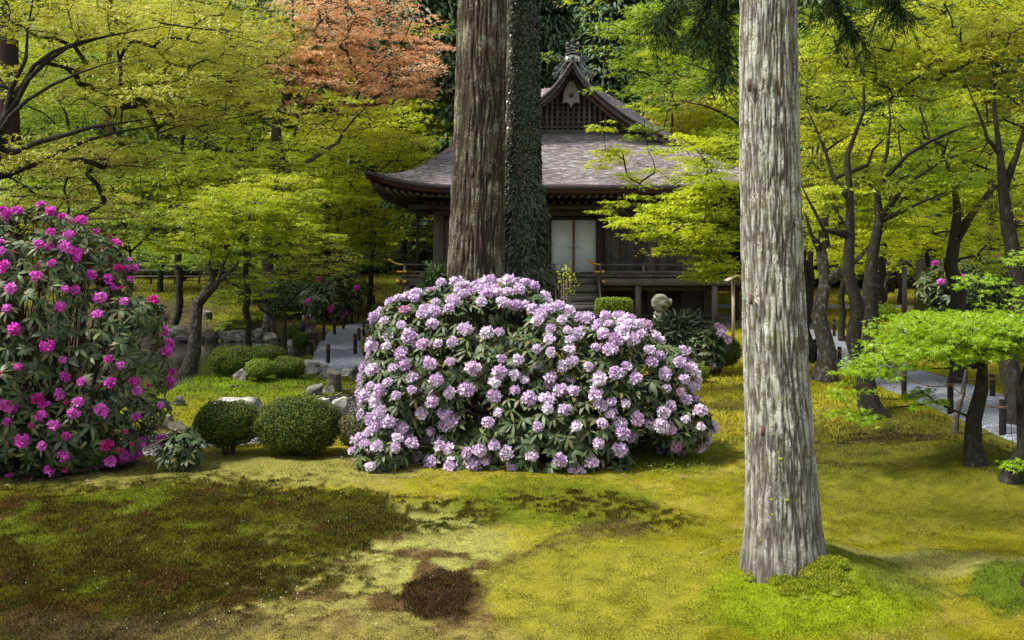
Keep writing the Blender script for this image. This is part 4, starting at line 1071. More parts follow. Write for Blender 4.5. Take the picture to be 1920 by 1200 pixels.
# olive maples reaching in from the left edge
D = 15.5
Tree('maple_tree', 'wide spreading maple with dark arching branches and olive leaves at the left edge', 'tree',
     [[base_pt(-60, D, 40)] + TP(D, (-50, 380, 34), (-20, 290, 30), (20, 230, 22), (40, 160, 16), (60, 60, 12), (70, -60, 9)),
      TP(D, (-25, 300, 16), (60, 275, 15), (130, 240, 12), (220, 230, 9), (330, 215, 6)),
      TP(D, (-10, 275, 14), (50, 110, 12), (130, 75, 10), (210, 62, 7), (330, 45, 5)),
      TP(D, (20, 230, 15), (60, 100, 12), (110, 90, 10), (180, 60, 8), (300, 50, 5)),
      TP(D + .5, (-40, 350, 14), (70, 315, 12), (150, 255, 10), (260, 235, 7), (360, 225, 5)),
      TP(D - .5, (-30, 300, 12), (30, 180, 11), (90, 150, 9), (150, 130, 7), (290, 95, 5))],
     pads_px([(120, 30, D + 0.9, 200, 55, 1.8, 49, .5), (330, 60, D + .5 + 0.9, 140, 60, 1.6, 40, .5), (90, 150, D + .5 + 0.9, 190, 45, 1.8, 27, .5), (330, 190, D + .5 + 0.9, 150, 60, 1.6, 44, .5), (160, 300, D + .5 + 0.9, 190, 45, 1.6, 40, .5), (420, 120, D + 1 + 0.9, 80, 60, 1.2, 20, .45), (120, 390, D + 1 + 0.9, 170, 40, 1.5, 27, .45)], 8),
     M_ol, bark_dark, leaf=.062, per=200, seed=8, rt=.0065, expo=.5, sag=.12)
tid = 20
def wild(label, px, D, w, lean, spec, mat, bark=bark_dark, leaf=.1, per=130, seed=None, name='maple_tree', fork=None, rt=.009, grp=None, **kw):
    global tid; tid += 1
    cxm = spec[0][0]; tp = spec[0][1]
    w = w * .8
    ln = [base_pt(px, D, w)] + TP(D, (px + lean * .5, 470, w * .8), (px + lean, min(430, tp + spec[0][4] * .6), w * .6), (cxm * .5 + (px + lean) * .5, tp, w * .35))
    tr = [ln]
    if fork: tr.append(TP(D, (px + lean * .6, 460, w * .5), (px + lean * .6 + fork * .5, (460 + tp) / 2, w * .4), (px + lean + fork, tp, w * .25)))
    return Tree(name, label, 'tree', tr, pads_px(spec, tid), mat, bark, leaf=leaf, per=per, seed=tid, rt=rt, grp=grp, **kw)
wild('bright yellow-green maple massed behind the pond maple', 470, 24, 16, -20, [(450, 330, 24, 150, 75, 2.5, 75, .6), (330, 430, 24, 90, 40, 2, 22, .5)], M_yg, leaf=.095, per=170, fork=60)
wild('lime green maple between the red maple and the hall roof', 600, 33, 16, 20, [(600, 400, 33, 120, 75, 2.5, 60, .7), (640, 330, 33, 90, 45, 2, 24, .65)], M_lm, leaf=.10, per=170, fork=60)
wild('tall yellow-green maple under the orange-red one', 610, 34, 18, 10, [(660, 260, 34, 150, 70, 3, 60, .8), (760, 300, 33, 80, 60, 2, 26, .7)], M_yg, leaf=.13, per=170, fork=80)
wild('lime green maple just left of the thick cedar trunk', 790, 47, 14, 10, [(790, 235, 47, 95, 50, 3, 44, .95)], M_lm, leaf=.14, per=160)
wild('olive and bronze maple at the top left of the wood', 330, 30, 20, 10, [(430, 110, 30, 190, 90, 3.5, 85, .85), (260, 60, 30, 160, 80, 3, 50, .85)], M_ol, leaf=.12, per=190, fork=90)
wild('green maple in the shade behind the left-edge maple', 150, 26, 20, 10, [(150, 200, 26, 190, 90, 3, 70, .7), (250, 330, 26, 150, 70, 2.5, 45, .65)], M_gn, leaf=.105, per=180, fork=80)
wild('fresh green maple low behind the magenta rhododendron', 250, 21, 16, -10, [(230, 420, 21, 150, 40, 2, 44, .5), (90, 350, 21, 120, 60, 2, 34, .5)], M_gn, leaf=.08, per=170, fork=70)
wild('sunlit lime maple in the upper left wood', 400, 38, 20, 10, [(400, 190, 38, 130, 110, 3.5, 60, .95), (330, 30, 38, 150, 60, 3, 30, .95), (130, 140, 38, 150, 90, 3, 40, .9)], M_br, leaf=.15, per=180, fork=80)
wild('dark-stemmed maple near the veranda corner left of the hall', 690, 32, 14, 20, [(690, 450, 32, 55, 50, 1.6, 28, .5), (660, 390, 32, 50, 40, 1.6, 18, .5)], M_yg, leaf=.11, per=150, fork=-40)
wild('thin grey maple between the gravel path and the hall', 760, 46, 12, 15, [(780, 430, 46, 75, 60, 2, 34, .8), (720, 490, 46, 50, 25, 1.5, 12, .6)], M_br, bark_pale, leaf=.12, per=140)
wild('shaded green maple beyond the far pond bank', 300, 36, 14, 10, [(340, 460, 36, 120, 45, 2.5, 40, .65), (470, 470, 36, 70, 50, 2, 24, .55)], M_gn, leaf=.12, per=160)
wild('drooping green maple behind the stone-edged far bank', 460, 31, 12, 10, [(450, 530, 31, 60, 50, 1.6, 26, .45), (390, 480, 31, 40, 50, 1.5, 18, .45)], M_gn, leaf=.09, per=150)
# --- behind the hall
wild('yellow-green maple right of the hall roof', 1290, 46, 14, 0, [(1290, 250, 46, 80, 60, 3, 44, .9), (1330, 180, 46, 70, 50, 3, 24, .8)], M_py, leaf=.17, per=150)
wild('green maple behind the right slope of the roof', 1240, 42, 16, 20, [(1270, 120, 42, 100, 70, 3, 46, .9), (1190, 60, 42, 60, 50, 3, 16, .8)], M_gn, leaf=.15, per=170)
# --- the maple hidden behind the foreground cedar, reaching over the hall front
D = 17.5
Tree('maple_tree', 'lime-leaved maple reaching out from behind the foreground cedar across the hall', 'tree',
     [[base_pt(1470, D, 36)] + TP(D, (1465, 520, 30), (1450, 420, 26), (1455, 250, 18), (1450, 120, 12)),
      TP(D, (1450, 425, 17), (1386, 400, 13), (1340, 388, 11), (1300, 372, 9), (1262, 345, 6), (1230, 320, 4)),
      TP(D + .5, (1452, 330, 14), (1386, 275, 9), (1330, 285, 7), (1290, 300, 5), (1260, 315, 3)),
      TP(D, (1450, 480, 12), (1386, 480, 8), (1330, 440, 6), (1250, 400, 4)),
      TP(D, (1450, 200, 12), (1386, 150, 9), (1310, 120, 7), (1270, 112, 5))],
     pads_px([(1290, 430, D, 70, 62, 1.2, 62, .34), (1330, 350, D, 60, 50, 1.2, 30, .34), (1190, 400, D, 55, 45, .8, 12, .2), (1340, 500, D, 40, 30, .8, 15, .3), (1310, 275, D, 80, 35, 1.2, 15, .32), (1160, 285, D, 40, 14, .8, 4, .22)], 12),
     M_br, bark_dark, leaf=.062, per=190, seed=12, rt=.0055, sag=.1)
D = 19.5
Tree('maple_tree', 'shaded green maple spreading layered leaves in front of the hall roof', 'tree',
     [[base_pt(1505, D, 30)] + TP(D, (1500, 480, 26), (1490, 330, 20), (1470, 180, 14), (1450, 60, 10)),
      TP(D, (1490, 330, 13), (1400, 230, 10), (1320, 190, 8), (1275, 175, 6), (1250, 190, 4)),
      TP(D, (1480, 230, 10), (1400, 110, 8), (1300, 70, 6), (1260, 80, 4))],
     pads_px([(1290, 165, D, 100, 35, 1.5, 26, .36), (1240, 200, D, 55, 16, 1.2, 7, .28), (1290, 60, D, 110, 45, 1.5, 30, .40), (1370, 260, D, 40, 80, 1.2, 16, .36), (1205, 245, D - .5, 40, 12, .8, 5, .22)], 13),
     M_gn, bark_dark, leaf=.062, per=130, seed=13, rt=.006, sag=.1)
# --- right-hand maples
g = foot_of(1545, 722); D = g[1]
Tree('maple_tree', 'forked lichen-spotted maple trunk immediately right of the foreground cedar', 'tree',
     [[(g[0], D, g[2] - .1, .17)] + TP(D, (1545, 660, 30), (1550, 590, 30), (1552, 530, 24), (1540, 470, 20), (1552, 400, 14), (1550, 300, 11), (1545, 200, 8)),
      TP(D, (1550, 560, 22), (1575, 520, 20), (1610, 480, 15), (1660, 430, 9)), TP(D, (1545, 480, 13), (1522, 440, 11), (1505, 400, 7), (1515, 330, 5)), TP(D, (1560, 545, 16), (1590, 500, 14), (1600, 440, 9), (1590, 380, 6))],
     pads_px([(1560, 330, D + 0.7, 70, 60, 1.2, 27, .4), (1640, 400, D + 0.7, 80, 40, 1.2, 22, .38), (1540, 430, D + 0.7, 40, 40, .8, 10, .3), (1545, 180, D + 0.7, 60, 60, 1.2, 19, .4)], 14),
     M_yg, bark_pale, leaf=.07, per=140, seed=14, rt=.006)
g = foot_of(1640, 785); D = g[1]
Tree('maple_tree', 'leaning dark maple trunk on the moss mound between the cedar and the small bright maple', 'tree',
     [[(g[0] + .02, D, g[2] - .1, .15)] + TP(D, (1640, 770, 40), (1625, 700, 32), (1612, 640, 27), (1590, 580, 24), (1583, 510, 22), (1578, 450, 22), (1585, 380, 16), (1592, 300, 17), (1612, 200, 14), (1625, 130, 10), (1635, 40, 7)),
      TP(D, (1578, 465, 15), (1545, 430, 11), (1515, 380, 9), (1500, 340, 6)), TP(D + .3, (1583, 385, 12), (1555, 330, 11), (1550, 290, 10), (1530, 230, 8), (1500, 180, 6)),
      TP(D + .3, (1600, 350, 13), (1625, 310, 12), (1640, 280, 9), (1680, 240, 6))],
     pads_px([(1590, 90, D + 0.8, 90, 50, 1.0, 33, .33), (1680, 130, D + 0.8, 70, 60, 1.0, 23, .33), (1550, 370, D + 0.8, 60, 35, .8, 16, .28), (1540, 240, D + 0.8, 50, 45, .8, 12, .28), (1640, 330, D + 0.8, 60, 40, .8, 14, .28)], 15),
     M_yg, bark_dark, leaf=.055, per=170, seed=15, rt=.0048)
D = 14.6
Tree('maple_tree', 'straight dark maple trunk rising just right of the leaning one', 'tree',
     [[base_pt(1628, D, 34)] + TP(D, (1630, 620, 28), (1632, 540, 26), (1634, 470, 24), (1645, 420, 18), (1660, 340, 15), (1668, 230, 13), (1672, 160, 9)),
      TP(D, (1640, 440, 14), (1680, 400, 12), (1720, 380, 9), (1790, 355, 5)), TP(D, (1660, 320, 12), (1700, 270, 11), (1740, 255, 9), (1830, 245, 6), (1900, 200, 4)), TP(D, (1650, 400, 9), (1700, 345, 9), (1770, 300, 8), (1850, 270, 5))],
     pads_px([(1720, 330, D + 0.9, 110, 45, 1.1, 31, .36), (1800, 240, D + 0.9, 120, 40, 1.1, 26, .36), (1650, 380, D + 0.9, 80, 30, 1, 13, .3), (1700, 200, D + 0.9, 70, 50, 1, 15, .36)], 16),
     M_gn, bark_dark, leaf=.058, per=180, seed=16, rt=.005)
D = 16.5
Tree('maple_tree', 'dark maple with a sweeping fork behind the small bright maple', 'tree',
     [[base_pt(1795, D, 32)] + TP(D, (1792, 560, 28), (1795, 500, 26), (1800, 440, 24), (1800, 400, 20), (1790, 360, 14), (1770, 300, 12), (1755, 230, 11), (1735, 160, 8)),
      TP(D, (1802, 430, 20), (1825, 395, 18), (1850, 360, 14), (1880, 320, 10), (1920, 300, 7)), TP(D, (1770, 300, 10), (1745, 200, 9), (1720, 150, 6))],
     pads_px([(1760, 250, D + 1, 110, 80, 1.3, 45, .4), (1880, 330, D + 1, 90, 60, 1.3, 25, .4), (1760, 420, D + 1, 90, 35, 1.2, 19, .36), (1870, 470, D + 1, 70, 45, 1, 19, .34)], 17),
     M_br, bark_dark, leaf=.065, per=160, seed=17, rt=.0055)
D = 12.6
Tree('maple_tree', 'tall dark maple with crossing limbs near the right edge', 'tree',
     [[base_pt(1905, D, 40)] + TP(D, (1903, 560, 32), (1898, 470, 28), (1893, 420, 28), (1885, 360, 24), (1868, 290, 17), (1862, 230, 15), (1860, 150, 12), (1850, 60, 8)),
      TP(D, (1890, 340, 18), (1905, 290, 15), (1925, 240, 12), (1950, 150, 9)), TP(D, (1870, 300, 10), (1840, 270, 9), (1830, 220, 8), (1830, 180, 6), (1800, 120, 4)), TP(D, (1895, 430, 14), (1940, 410, 13), (1990, 380, 10))],
     pads_px([(1800, 110, D + 0.7, 130, 60, .9, 45, .32), (1880, 60, D + 0.7, 90, 60, .9, 25, .32), (1900, 190, D + 0.7, 60, 60, .9, 16, .3), (1890, 400, D + 0.7, 60, 40, .8, 12, .28)], 18),
     leafmat('leaf_gold_green', [(.30, .34, .012), (.38, .38, .02), (.26, .32, .012), (.32, .24, .03)], .5, big=.2), bark_dark, leaf=.052, per=170, seed=18, rt=.0048)
g = foot_of(1829, 870); D = g[1]
star_m = leafmat('leaf_star_lime', [(.20, .36, .008), (.26, .42, .01), (.32, .46, .015), (.22, .36, .01)], .55, .4, .4)
Tree('small_maple', 'small domed maple with large bright star-shaped leaves by the gravel path', 'tree',
     [[(g[0], D, g[2] - .08, .10)] + TP(D, (1830, 840, 30), (1832, 780, 28), (1832, 730, 26), (1838, 680, 24), (1845, 630, 16), (1840, 600, 10)),
      TP(D, (1834, 700, 12), (1790, 660, 9), (1740, 650, 7), (1690, 655, 4)), TP(D, (1838, 680, 12), (1880, 640, 10), (1930, 625, 7)), TP(D, (1836, 690, 8), (1800, 690, 6), (1740, 690, 4), (1680, 700, 3))],
     pads_px([(1830, 612, D, 125, 24, .9, 80, .22), (1760, 645, D, 100, 32, .7, 56, .2), (1900, 625, D, 70, 40, .7, 50, .2), (1690, 672, D, 50, 22, .4, 11, .17), (1640, 690, D, 50, 14, .3, 8, .15), (1600, 780, D, 40, 14, .3, 4, .12), (1720, 745, D, 60, 10, .3, 5, .12)], 19),
     star_m, bark_dark, leaf=.048, per=90, lobes=5, seed=19, rt=.0035, tilt=.6, width=.13, low=.5, sag=.1)
g = foot_of(1790, 812)
Tree('sapling', 'thin leaning sapling stem between the path post and the small bright maple', 'tree',
     [[(g[0], g[1], g[2] - .05, .035)] + TP(g[1], (1793, 790, 11), (1803, 740, 10), (1812, 690, 9), (1818, 640, 6))], pads_px([(1815, 625, g[1], 25, 12, .3, 6, .15)], 41), star_m, bark_pale, leaf=.045, per=60, lobes=5, seed=41, rt=.003)
g = foot_of(1895, 917); D = g[1]
Tree('maple_tree', 'short maple trunk curving up out of the moss at the right edge', 'tree',
     [[(g[0] - .01, D, g[2] - .08, .10)] + TP(D, (1897, 895, 34), (1912, 840, 28), (1920, 790, 25), (1925, 740, 24), (1930, 650, 20), (1960, 560, 12)), TP(D, (1922, 770, 14), (1905, 715, 10), (1925, 690, 8))],
     pads_px([(1960, 600, D, 50, 60, .4, 20, .2), (1905, 870, D - .1, 22, 8, .12, 3, .09)], 42), star_m, bark_dark, leaf=.042, per=60, lobes=5, seed=42, rt=.003)
g = foot_of(1950, 1100)
Tree('maple_tree', 'dark trunk base just entering the picture at the lower right edge', 'tree',
     [[(g[0], g[1], g[2] - .08, .10)] + TP(g[1], (1955, 1050, 46), (1990, 940, 42), (2040, 780, 38), (2090, 500, 30))], pads_px([(2150, 200, g[1], 90, 90, .6, 12, .3)], 43), M_gn, bark_dark, leaf=.05, per=60, seed=43)
wild('sunlit lime maple massed beyond the right-hand path', 1580, 24, 16, 0, [(1600, 420, 24, 110, 70, 2, 56, .55), (1560, 300, 24, 60, 60, 2, 22, .5)], M_lm, leaf=.09, per=160, fork=50)
wild('bright maple crown in the middle of the right-hand grove', 1750, 26, 18, -20, [(1740, 420, 26, 120, 80, 2.2, 60, .6), (1700, 240, 26, 110, 80, 2.2, 30, .6)], M_lm, leaf=.10, per=160, fork=70)
wild('bright maple crown filling the far right of the grove', 1890, 24, 18, -10, [(1900, 380, 24, 110, 100, 2.2, 64, .55), (1860, 520, 23, 90, 35, 1.5, 20, .45)], M_lm, leaf=.09, per=160, fork=-60)
wild('green maple rising above the right-hand grove', 1650, 32, 20, 10, [(1640, 90, 32, 150, 90, 3, 60, .8), (1820, 150, 32, 130, 100, 3, 50, .8)], M_gn, leaf=.125, per=180, fork=70)
wild('yellow-green maple crown at the top right corner', 1850, 22, 18, 10, [(1850, 50, 22, 130, 70, 2, 50, .55), (1740, 20, 22, 100, 50, 2, 26, .55)], M_yg, leaf=.085, per=170, fork=60)
wild('lime maple far beyond the thin wooden post', 1690, 38, 16, 0, [(1680, 470, 38, 130, 55, 3, 44, .8), (1560, 480, 38, 70, 50, 2, 20, .7)], M_lm, leaf=.14, per=150, fork=60)
wild('pale lime maple far behind the sweeping dark fork', 1840, 36, 16, 0, [(1830, 450, 36, 130, 60, 3, 46, .8), (1900, 250, 36, 90, 90, 3, 34, .8)], M_lm, leaf=.135, per=150, fork=60)
wild('yellow-green maple behind the right corner of the hall', 1440, 34, 16, 0, [(1420, 330, 34, 80, 90, 2.5, 44, .75), (1480, 430, 34, 70, 60, 2, 26, .7)], M_yg, leaf=.125, per=160, fork=50)
wild('olive maple behind the foreground cedar top', 1520, 30, 16, 0, [(1480, 150, 30, 120, 90, 2.5, 50, .75)], M_gn, leaf=.12, per=170, fork=50)

# dark cedar boughs hanging from above, on the foreground cedar
def bough(T, a, path, mat, seed):
    rng = np.random.default_rng(seed); P = np.array([WP(*q) for q in path]); P = np.vstack([a, P])
    tt = np.linspace(0, 1, 30); PP = np.stack([np.interp(tt * (len(P) - 1), np.arange(len(P)), P[:, k]) for k in range(3)], 1)
    for _ in range(3): PP[1:-1] = (PP[:-2] + 2 * PP[1:-1] + PP[2:]) / 4
    b = MB(); b.tube(PP, np.linspace(.03, .006, 30), 6); bo = b.build('bough', bark_dark, T, True)
    Vs = MB()
    for k in range(110):
        i = rng.integers(6, 30); c = PP[i]; d = np.array([rng.normal(0, .6), rng.normal(0, .5), -.75]); d /= np.linalg.norm(d); L = rng.uniform(.14, .36)
        m = 34; s_ = rng.uniform(0, 1, m)[:, None]; q = c + d * L * s_ + np.array([0, 0, -.12 * L]) * s_ ** 2
        dd = d + rng.normal(0, .45, (m, 3)); V, Fq = kite_leaves(q, rng.normal(0, 1, (m, 3)), .075, .006, rng=rng, dirs=dd, bend=.1); Vs.add(V, Fq)
    V, Fs = Vs.get(); part('needles', V, Fs, mat, T, kind='stuff')
zt = 5.6
topc = np.array((np.interp(zt, foreP[0], foreP[1]), foot[1], zt))
bough(fore, topc, [(1420, -150, 6.9), (1380, -60, 7.2), (1345, 60, 7.4), (1350, 140, 7.4)], M_bg, 1)
bough(fore, topc, [(1400, -180, 6.9), (1320, -70, 7.3), (1260, 0, 7.6), (1230, 40, 7.7)], M_bg, 2)
bough(fore, topc, [(1400, -150, 7.1), (1360, -60, 7.4), (1320, 20, 7.5), (1310, 60, 7.5)], M_bg, 6)
bough(fore, topc, [(1480, -150, 7), (1540, -60, 7.2), (1570, 20, 7.4), (1600, 50, 7.4)], M_bg, 3)
bough(fore, topc, [(1500, -200, 7), (1620, -80, 7.4), (1680, -20, 7.6), (1690, 20, 7.6)], M_bg, 4)

# far straight cedar stems and the conifer wood on the hill
def far_cedar(label, px, D, w, top=16, mat=bark_red, crown=True, seed=0):
    b = base_pt(px, D, w); rng = np.random.default_rng(seed + px)
    T = thing('cedar_tree', label, 'tree', b[:3])
    z = np.linspace(b[2], top, 14); r = np.interp(z, [b[2], b[2] + .8, top], [b[3] * 1.3, b[3], b[3] * .45])
    x = b[0] + rng.normal(0, .02, 14).cumsum(); m = MB(); m.tube(np.stack([x, z * 0 + D, z], 1), r, 14); m.build('trunk', mat, T, True)
    if crown:
        n = 2600; zz = rng.uniform(top * .62, top + 1, n); k = (top + 1.2 - zz) / (top * .4); a = rng.uniform(0, 6.28, n); rr_ = 2.6 * np.clip(k, .05, 1) * rng.uniform(.2, 1, n)
        P = np.stack([x[-1] + np.cos(a) * rr_, D + np.sin(a) * rr_, zz - .25 * rr_], 1)
        V, Fq = kite_leaves(P, rng.normal(0, .4, (n, 3)) + (0, 0, 1), .45, .16, rng=rng, dirs=np.stack([np.cos(a), np.sin(a), a * 0 - .5], 1), bend=.4)
        part('crown', V, Fq, M_cf, T, kind='stuff')
for px, D, w, lab, mt in [(20, 22, 46, 'thick dark cedar trunk behind the left-edge maple', tw_m), (208, 25, 13, 'slim red-brown cedar trunk behind the magenta rhododendron', bark_red),
        (635, 40, 17, 'dark cedar trunk behind the lime green maple', tw_m), (575, 44, 12, 'slender cedar trunk in the wood below the red maple', bark_red), (1735, 30, 36, 'stout pale lichen-barked cedar beyond the right-hand path', fc_m),
        (1515, 36, 16, 'cedar trunk beyond the path, seen just right of the foreground cedar', tw_m), (755, 46, 14, 'cedar trunk between the veranda corner and the gravel path', tw_m),
        (1668, 44, 15, 'cedar trunk far beyond the dark garden lantern post', tw_m), (1580, 48, 14, 'cedar trunk far behind the forked maple', bark_red), (1820, 42, 16, 'cedar trunk in the far right of the wood', tw_m), (455, 47, 15, 'cedar trunk in shade behind the pond maple', tw_m), (340, 42, 14, 'cedar trunk in shade above the far mossy bank', tw_m)]:
    far_cedar(lab, px, D, w, 17, mt, True, 3)
def conifer_mesh(seed, h=22):
    rng = np.random.default_rng(seed); b = MB(); z = np.linspace(0, h * .97, 10)
    b.tube(np.stack([z * 0, z * 0, z], 1), np.linspace(.38, .05, 10), 8); tr = b.get()
    n = 9000; zz = h * (.12 + .88 * rng.uniform(0, 1, n) ** .8); lay = np.round(zz / 1.1) * 1.1 + rng.normal(0, .22, n); k = np.clip((h - lay) / h, 0.02, 1) ** .7
    a = rng.uniform(0, 6.283, n); amp = .75 + .5 * vn(a * 1.4, lay * .9, 0, seed); rr_ = h * .17 * k * amp * rng.uniform(.25, 1, n) ** .6
    P = np.stack([np.cos(a) * rr_, np.sin(a) * rr_, lay - .28 * rr_ + rng.normal(0, .1, n)], 1)
    V, Fq = kite_leaves(P, rng.normal(0, .45, (n, 3)) + (0, 0, 1), .55, .17, rng=rng, dirs=np.stack([np.cos(a), np.sin(a), a * 0 - .45], 1) + rng.normal(0, .35, (n, 3)), bend=.35)
    return make_mesh('trunk', *tr, bark_red, True), make_mesh('crown', V, Fq, M_cf)
protos = [conifer_mesh(k, h) for k, h in ((1, 20), (2, 23), (3, 18), (4, 21))]
def broad_mesh(seed, mat):
    rng = np.random.default_rng(seed); h = 9; b = MB(); z = np.linspace(0, h * .75, 8); b.tube(np.stack([.2 * np.sin(z), .1 * z, z], 1), np.linspace(.2, .05, 8), 7)
    n = 5000; cl = rng.normal(0, 1, (60, 3)); cl /= np.linalg.norm(cl, axis=1)[:, None]; cl *= rng.uniform(.5, 1, (60, 1)); cl = cl * (3.2, 3.2, 3) + (0, 0, h * .68)
    for q in cl[::3]: b.tube([(.1, .3, h * .35), (q * .5 + np.array((.05, .15, h * .22))), q], [.07, .04, .015], 4)
    P = cl[rng.integers(0, 60, n)] + rng.normal(0, 1, (n, 3)) * (.75, .75, .2)
    V, Fq = star_leaves(P, rng.normal(0, .45, (n, 3)) + (0, -.2, 1), .26, 3, rng=rng)
    return make_mesh('trunk', *b.get(), bark_dark, True), make_mesh('crown', V, Fq, mat)
bprotos = [broad_mesh(11, M_gn), broad_mesh(12, M_yg), broad_mesh(13, M_dg)]
k = 0
def plant(name, pm, x, y, s, rz, label, grp):
    T = thing(name, label, 'tree', (x, y, Z(x, y) - .2), grp); T.rotation_euler = (0, 0, rz); T.scale = (s,) * 3
    link('trunk', pm[0], T); tag(link('crown', pm[1], T), kind='stuff')
hr = random.Random(9)
def hill_label(x, y, r_):
    px = CX + x * F / y
    zone = 'above the upper left maples' if px < 480 else 'behind the orange-red maple' if px < 830 else 'behind the two great trunks' if px < 1010 else 'directly behind the ridge of the hall' if px < 1180 else 'behind the right slope of the hall roof' if px < 1400 else 'behind the right-hand maple grove'
    tier = 'lowest on the slope' if r_ < 2 else 'partway up the slope' if r_ < 5 else 'high on the slope'
    return 'dark hillside conifer %s, %s' % (tier, zone)
rowsY = [50, 56, 62, 69, 77, 86, 96, 108]
for r_, Y in enumerate(rowsY):
    n = 15
    for i in range(n):
        sx = -1.18 + 2.36 * (i + .5 * (r_ % 2) + hr.uniform(-.3, .3)) / n
        x = sx * .56 * Y; y = Y + hr.uniform(-2.5, 2.5)
        plant('conifer', protos[hr.randrange(4)], x, y, hr.uniform(.8, 1.15), hr.uniform(0, 6.28), hill_label(x, y, r_), 'conifers on the hillside')
for i in range(22):
    x = hr.uniform(-30, 30); y = hr.uniform(45, 58); left = x < 0
    if -2 < x < 6: continue
    pm = bprotos[hr.randrange(3)]
    plant('broadleaf_tree', pm, x, y, hr.uniform(.7, 1.1), hr.uniform(0, 6.28), ('fresh green', 'yellow-green', 'dark green')[bprotos.index(pm)] + ' broadleaf tree at the hill foot, ' + hill_label(x, y, 0).split(', ', 1)[1], 'broadleaf trees at the foot of the hillside')
# ------------------------------------------------------------------ rhododendrons
rl_m, nt, p = newmat('rhododendron_leaf')
g_ = nd(nt, 'ShaderNodeNewGeometry')
c = ramp(nt, g_.outputs['Random Per Island'], [(0, (.022, .040, .012)), (.5, (.045, .070, .020)), (.85, (.080, .11, .030)), (1, (.13, .10, .04))])
c = mix(nt, g_.outputs['Backfacing'], c, (.09, .11, .05))
nt.links.new(c, p.inputs['Base Color']); p.inputs['Roughness'].default_value = .5; p.inputs['Specular IOR Level'].default_value = .3
def petal_mat(name, stops, isl):
    m, nt, p = newmat(name)
    oi = nd(nt, 'ShaderNodeObjectInfo'); g = nd(nt, 'ShaderNodeNewGeometry')
    c = ramp(nt, oi.outputs['Random'], stops); c = mix(nt, 1.0, c, ramp(nt, g.outputs['Random Per Island'], isl), 'MULTIPLY')
    nt.links.new(c, p.inputs['Base Color']); p.inputs['Roughness'].default_value = .6; p.inputs['Specular IOR Level'].default_value = .2
    t = nd(nt, 'ShaderNodeBsdfTranslucent'); mx = nd(nt, 'ShaderNodeMixShader'); mx.inputs[0].default_value = .25
    nt.links.new(c, t.inputs[0]); nt.links.new(p.outputs[0], mx.inputs[1]); nt.links.new(t.outputs[0], mx.inputs[2])
    nt.links.new(mx.outputs[0], [n for n in nt.nodes if n.type == 'OUTPUT_MATERIAL'][0].inputs[0]); return m
pet_pale = petal_mat('petal_lilac', [(0, (.60, .45, .64)), (.3, (.68, .57, .70)), (.6, (.72, .62, .73)), (.88, (.76, .72, .77)), (.97, (.70, .52, .66)), (1, (.68, .32, .50))], [(0, (.86, .66, .88)), (.35, (.97, .92, 1)), (1, (1.05, 1.05, 1.05))])
pet_mag = petal_mat('petal_magenta', [(0, (.58, .05, .44)), (.35, (.76, .09, .58)), (.75, (.78, .20, .66)), (.92, (.62, .04, .40)), (1, (.55, .02, .22))], [(0, (.7, .6, .85)), (.5, (1, 1, 1)), (1, (1.1, 1.25, 1.1))])
stam_m = noisy('bud_red', [(.3, (.45, .02, .12)), (.7, (.62, .06, .22))], (1, 1, 1), 8, .5, 0)
def truss_mesh(seed, mat, r=.062, nf=17, pet=.040):
    rng = np.random.default_rng(seed); Vs = []; Fs = []; k = 0
    i = np.arange(nf) + .5; ph = np.arccos(1 - 1.35 * i / nf); th = i * 2.39996
    d = np.stack([np.sin(ph) * np.cos(th), np.sin(ph) * np.sin(th), np.cos(ph)], 1) + rng.normal(0, .08, (nf, 3)); d /= np.linalg.norm(d, axis=1)[:, None]
    T, B, N = basis(d)
    for f in range(nf):
        c = d[f] * r * rng.uniform(.45, 1.12); a0 = rng.uniform(0, 6.28); s = pet * rng.uniform(.8, 1.2)
        Vs.append(c - d[f] * .018); c0 = k; k += 1
        for q in range(5):
            a = a0 + q * 2 * math.pi / 5
            for da, rr_, up in ((-.55, .62, .30), (-.25, 1.05, .30), (.25, 1.0, .12), (.55, .62, .30)):
                dd = math.cos(a + da) * T[f] + math.sin(a + da) * B[f]; Vs.append(c + dd * s * rr_ + d[f] * s * (up + rng.uniform(-.32, .28)))
            Fs += [(c0, k, k + 1), (c0, k + 1, k + 2), (c0, k + 2, k + 3)]; k += 4
    return make_mesh('flower_cluster', np.array(Vs), np.array(Fs), mat)
def whorl_arrays(seed, n=10, L=.115, W=.034, droop=.5):
    rng = np.random.default_rng(seed); Vs = []; Q = []; T3 = []; k = 0
    for i in range(n):
        a = i * 2 * math.pi / n + rng.uniform(-.25, .25); e = rng.uniform(-.1, .75) - droop * .5; l = L * rng.uniform(.75, 1.2); w = W * rng.uniform(.85, 1.2)
        d = np.array((math.cos(a), math.sin(a), 0)); q = np.array((-math.sin(a), math.cos(a), 0)); roll = rng.normal(0, .25)
        for t, ww in ((.08, .25), (.45, 1.0), (.78, .75)):
            c = d * (l * t * math.cos(e)) + np.array((0, 0, l * t * math.sin(e) - l * droop * t * t * .8))
            up = np.array((0, 0, 1.)) * roll
            Vs += [c - q * w / 2 * ww - up * w * ww * .5 + (0, 0, .003 * ww), c + q * w / 2 * ww + up * w * ww * .5 + (0, 0, .003 * ww)]
        Vs.append(d * l * math.cos(e) + np.array((0, 0, l * math.sin(e) - l * droop * .8)))
        Q += [(k, k + 2, k + 3, k + 1), (k + 2, k + 4, k + 5, k + 3)]; T3.append((k + 4, k + 6, k + 5)); k += 7
    return np.array(Vs), [np.array(Q), np.array(T3)]
truss_pale = [truss_mesh(k, pet_pale) for k in range(5)]
truss_mag = [truss_mesh(k + 20, pet_mag, .052, 12, .034) for k in range(4)]
truss_bud = [truss_mesh(k + 40, stam_m, .026, 8, .016) for k in range(2)]
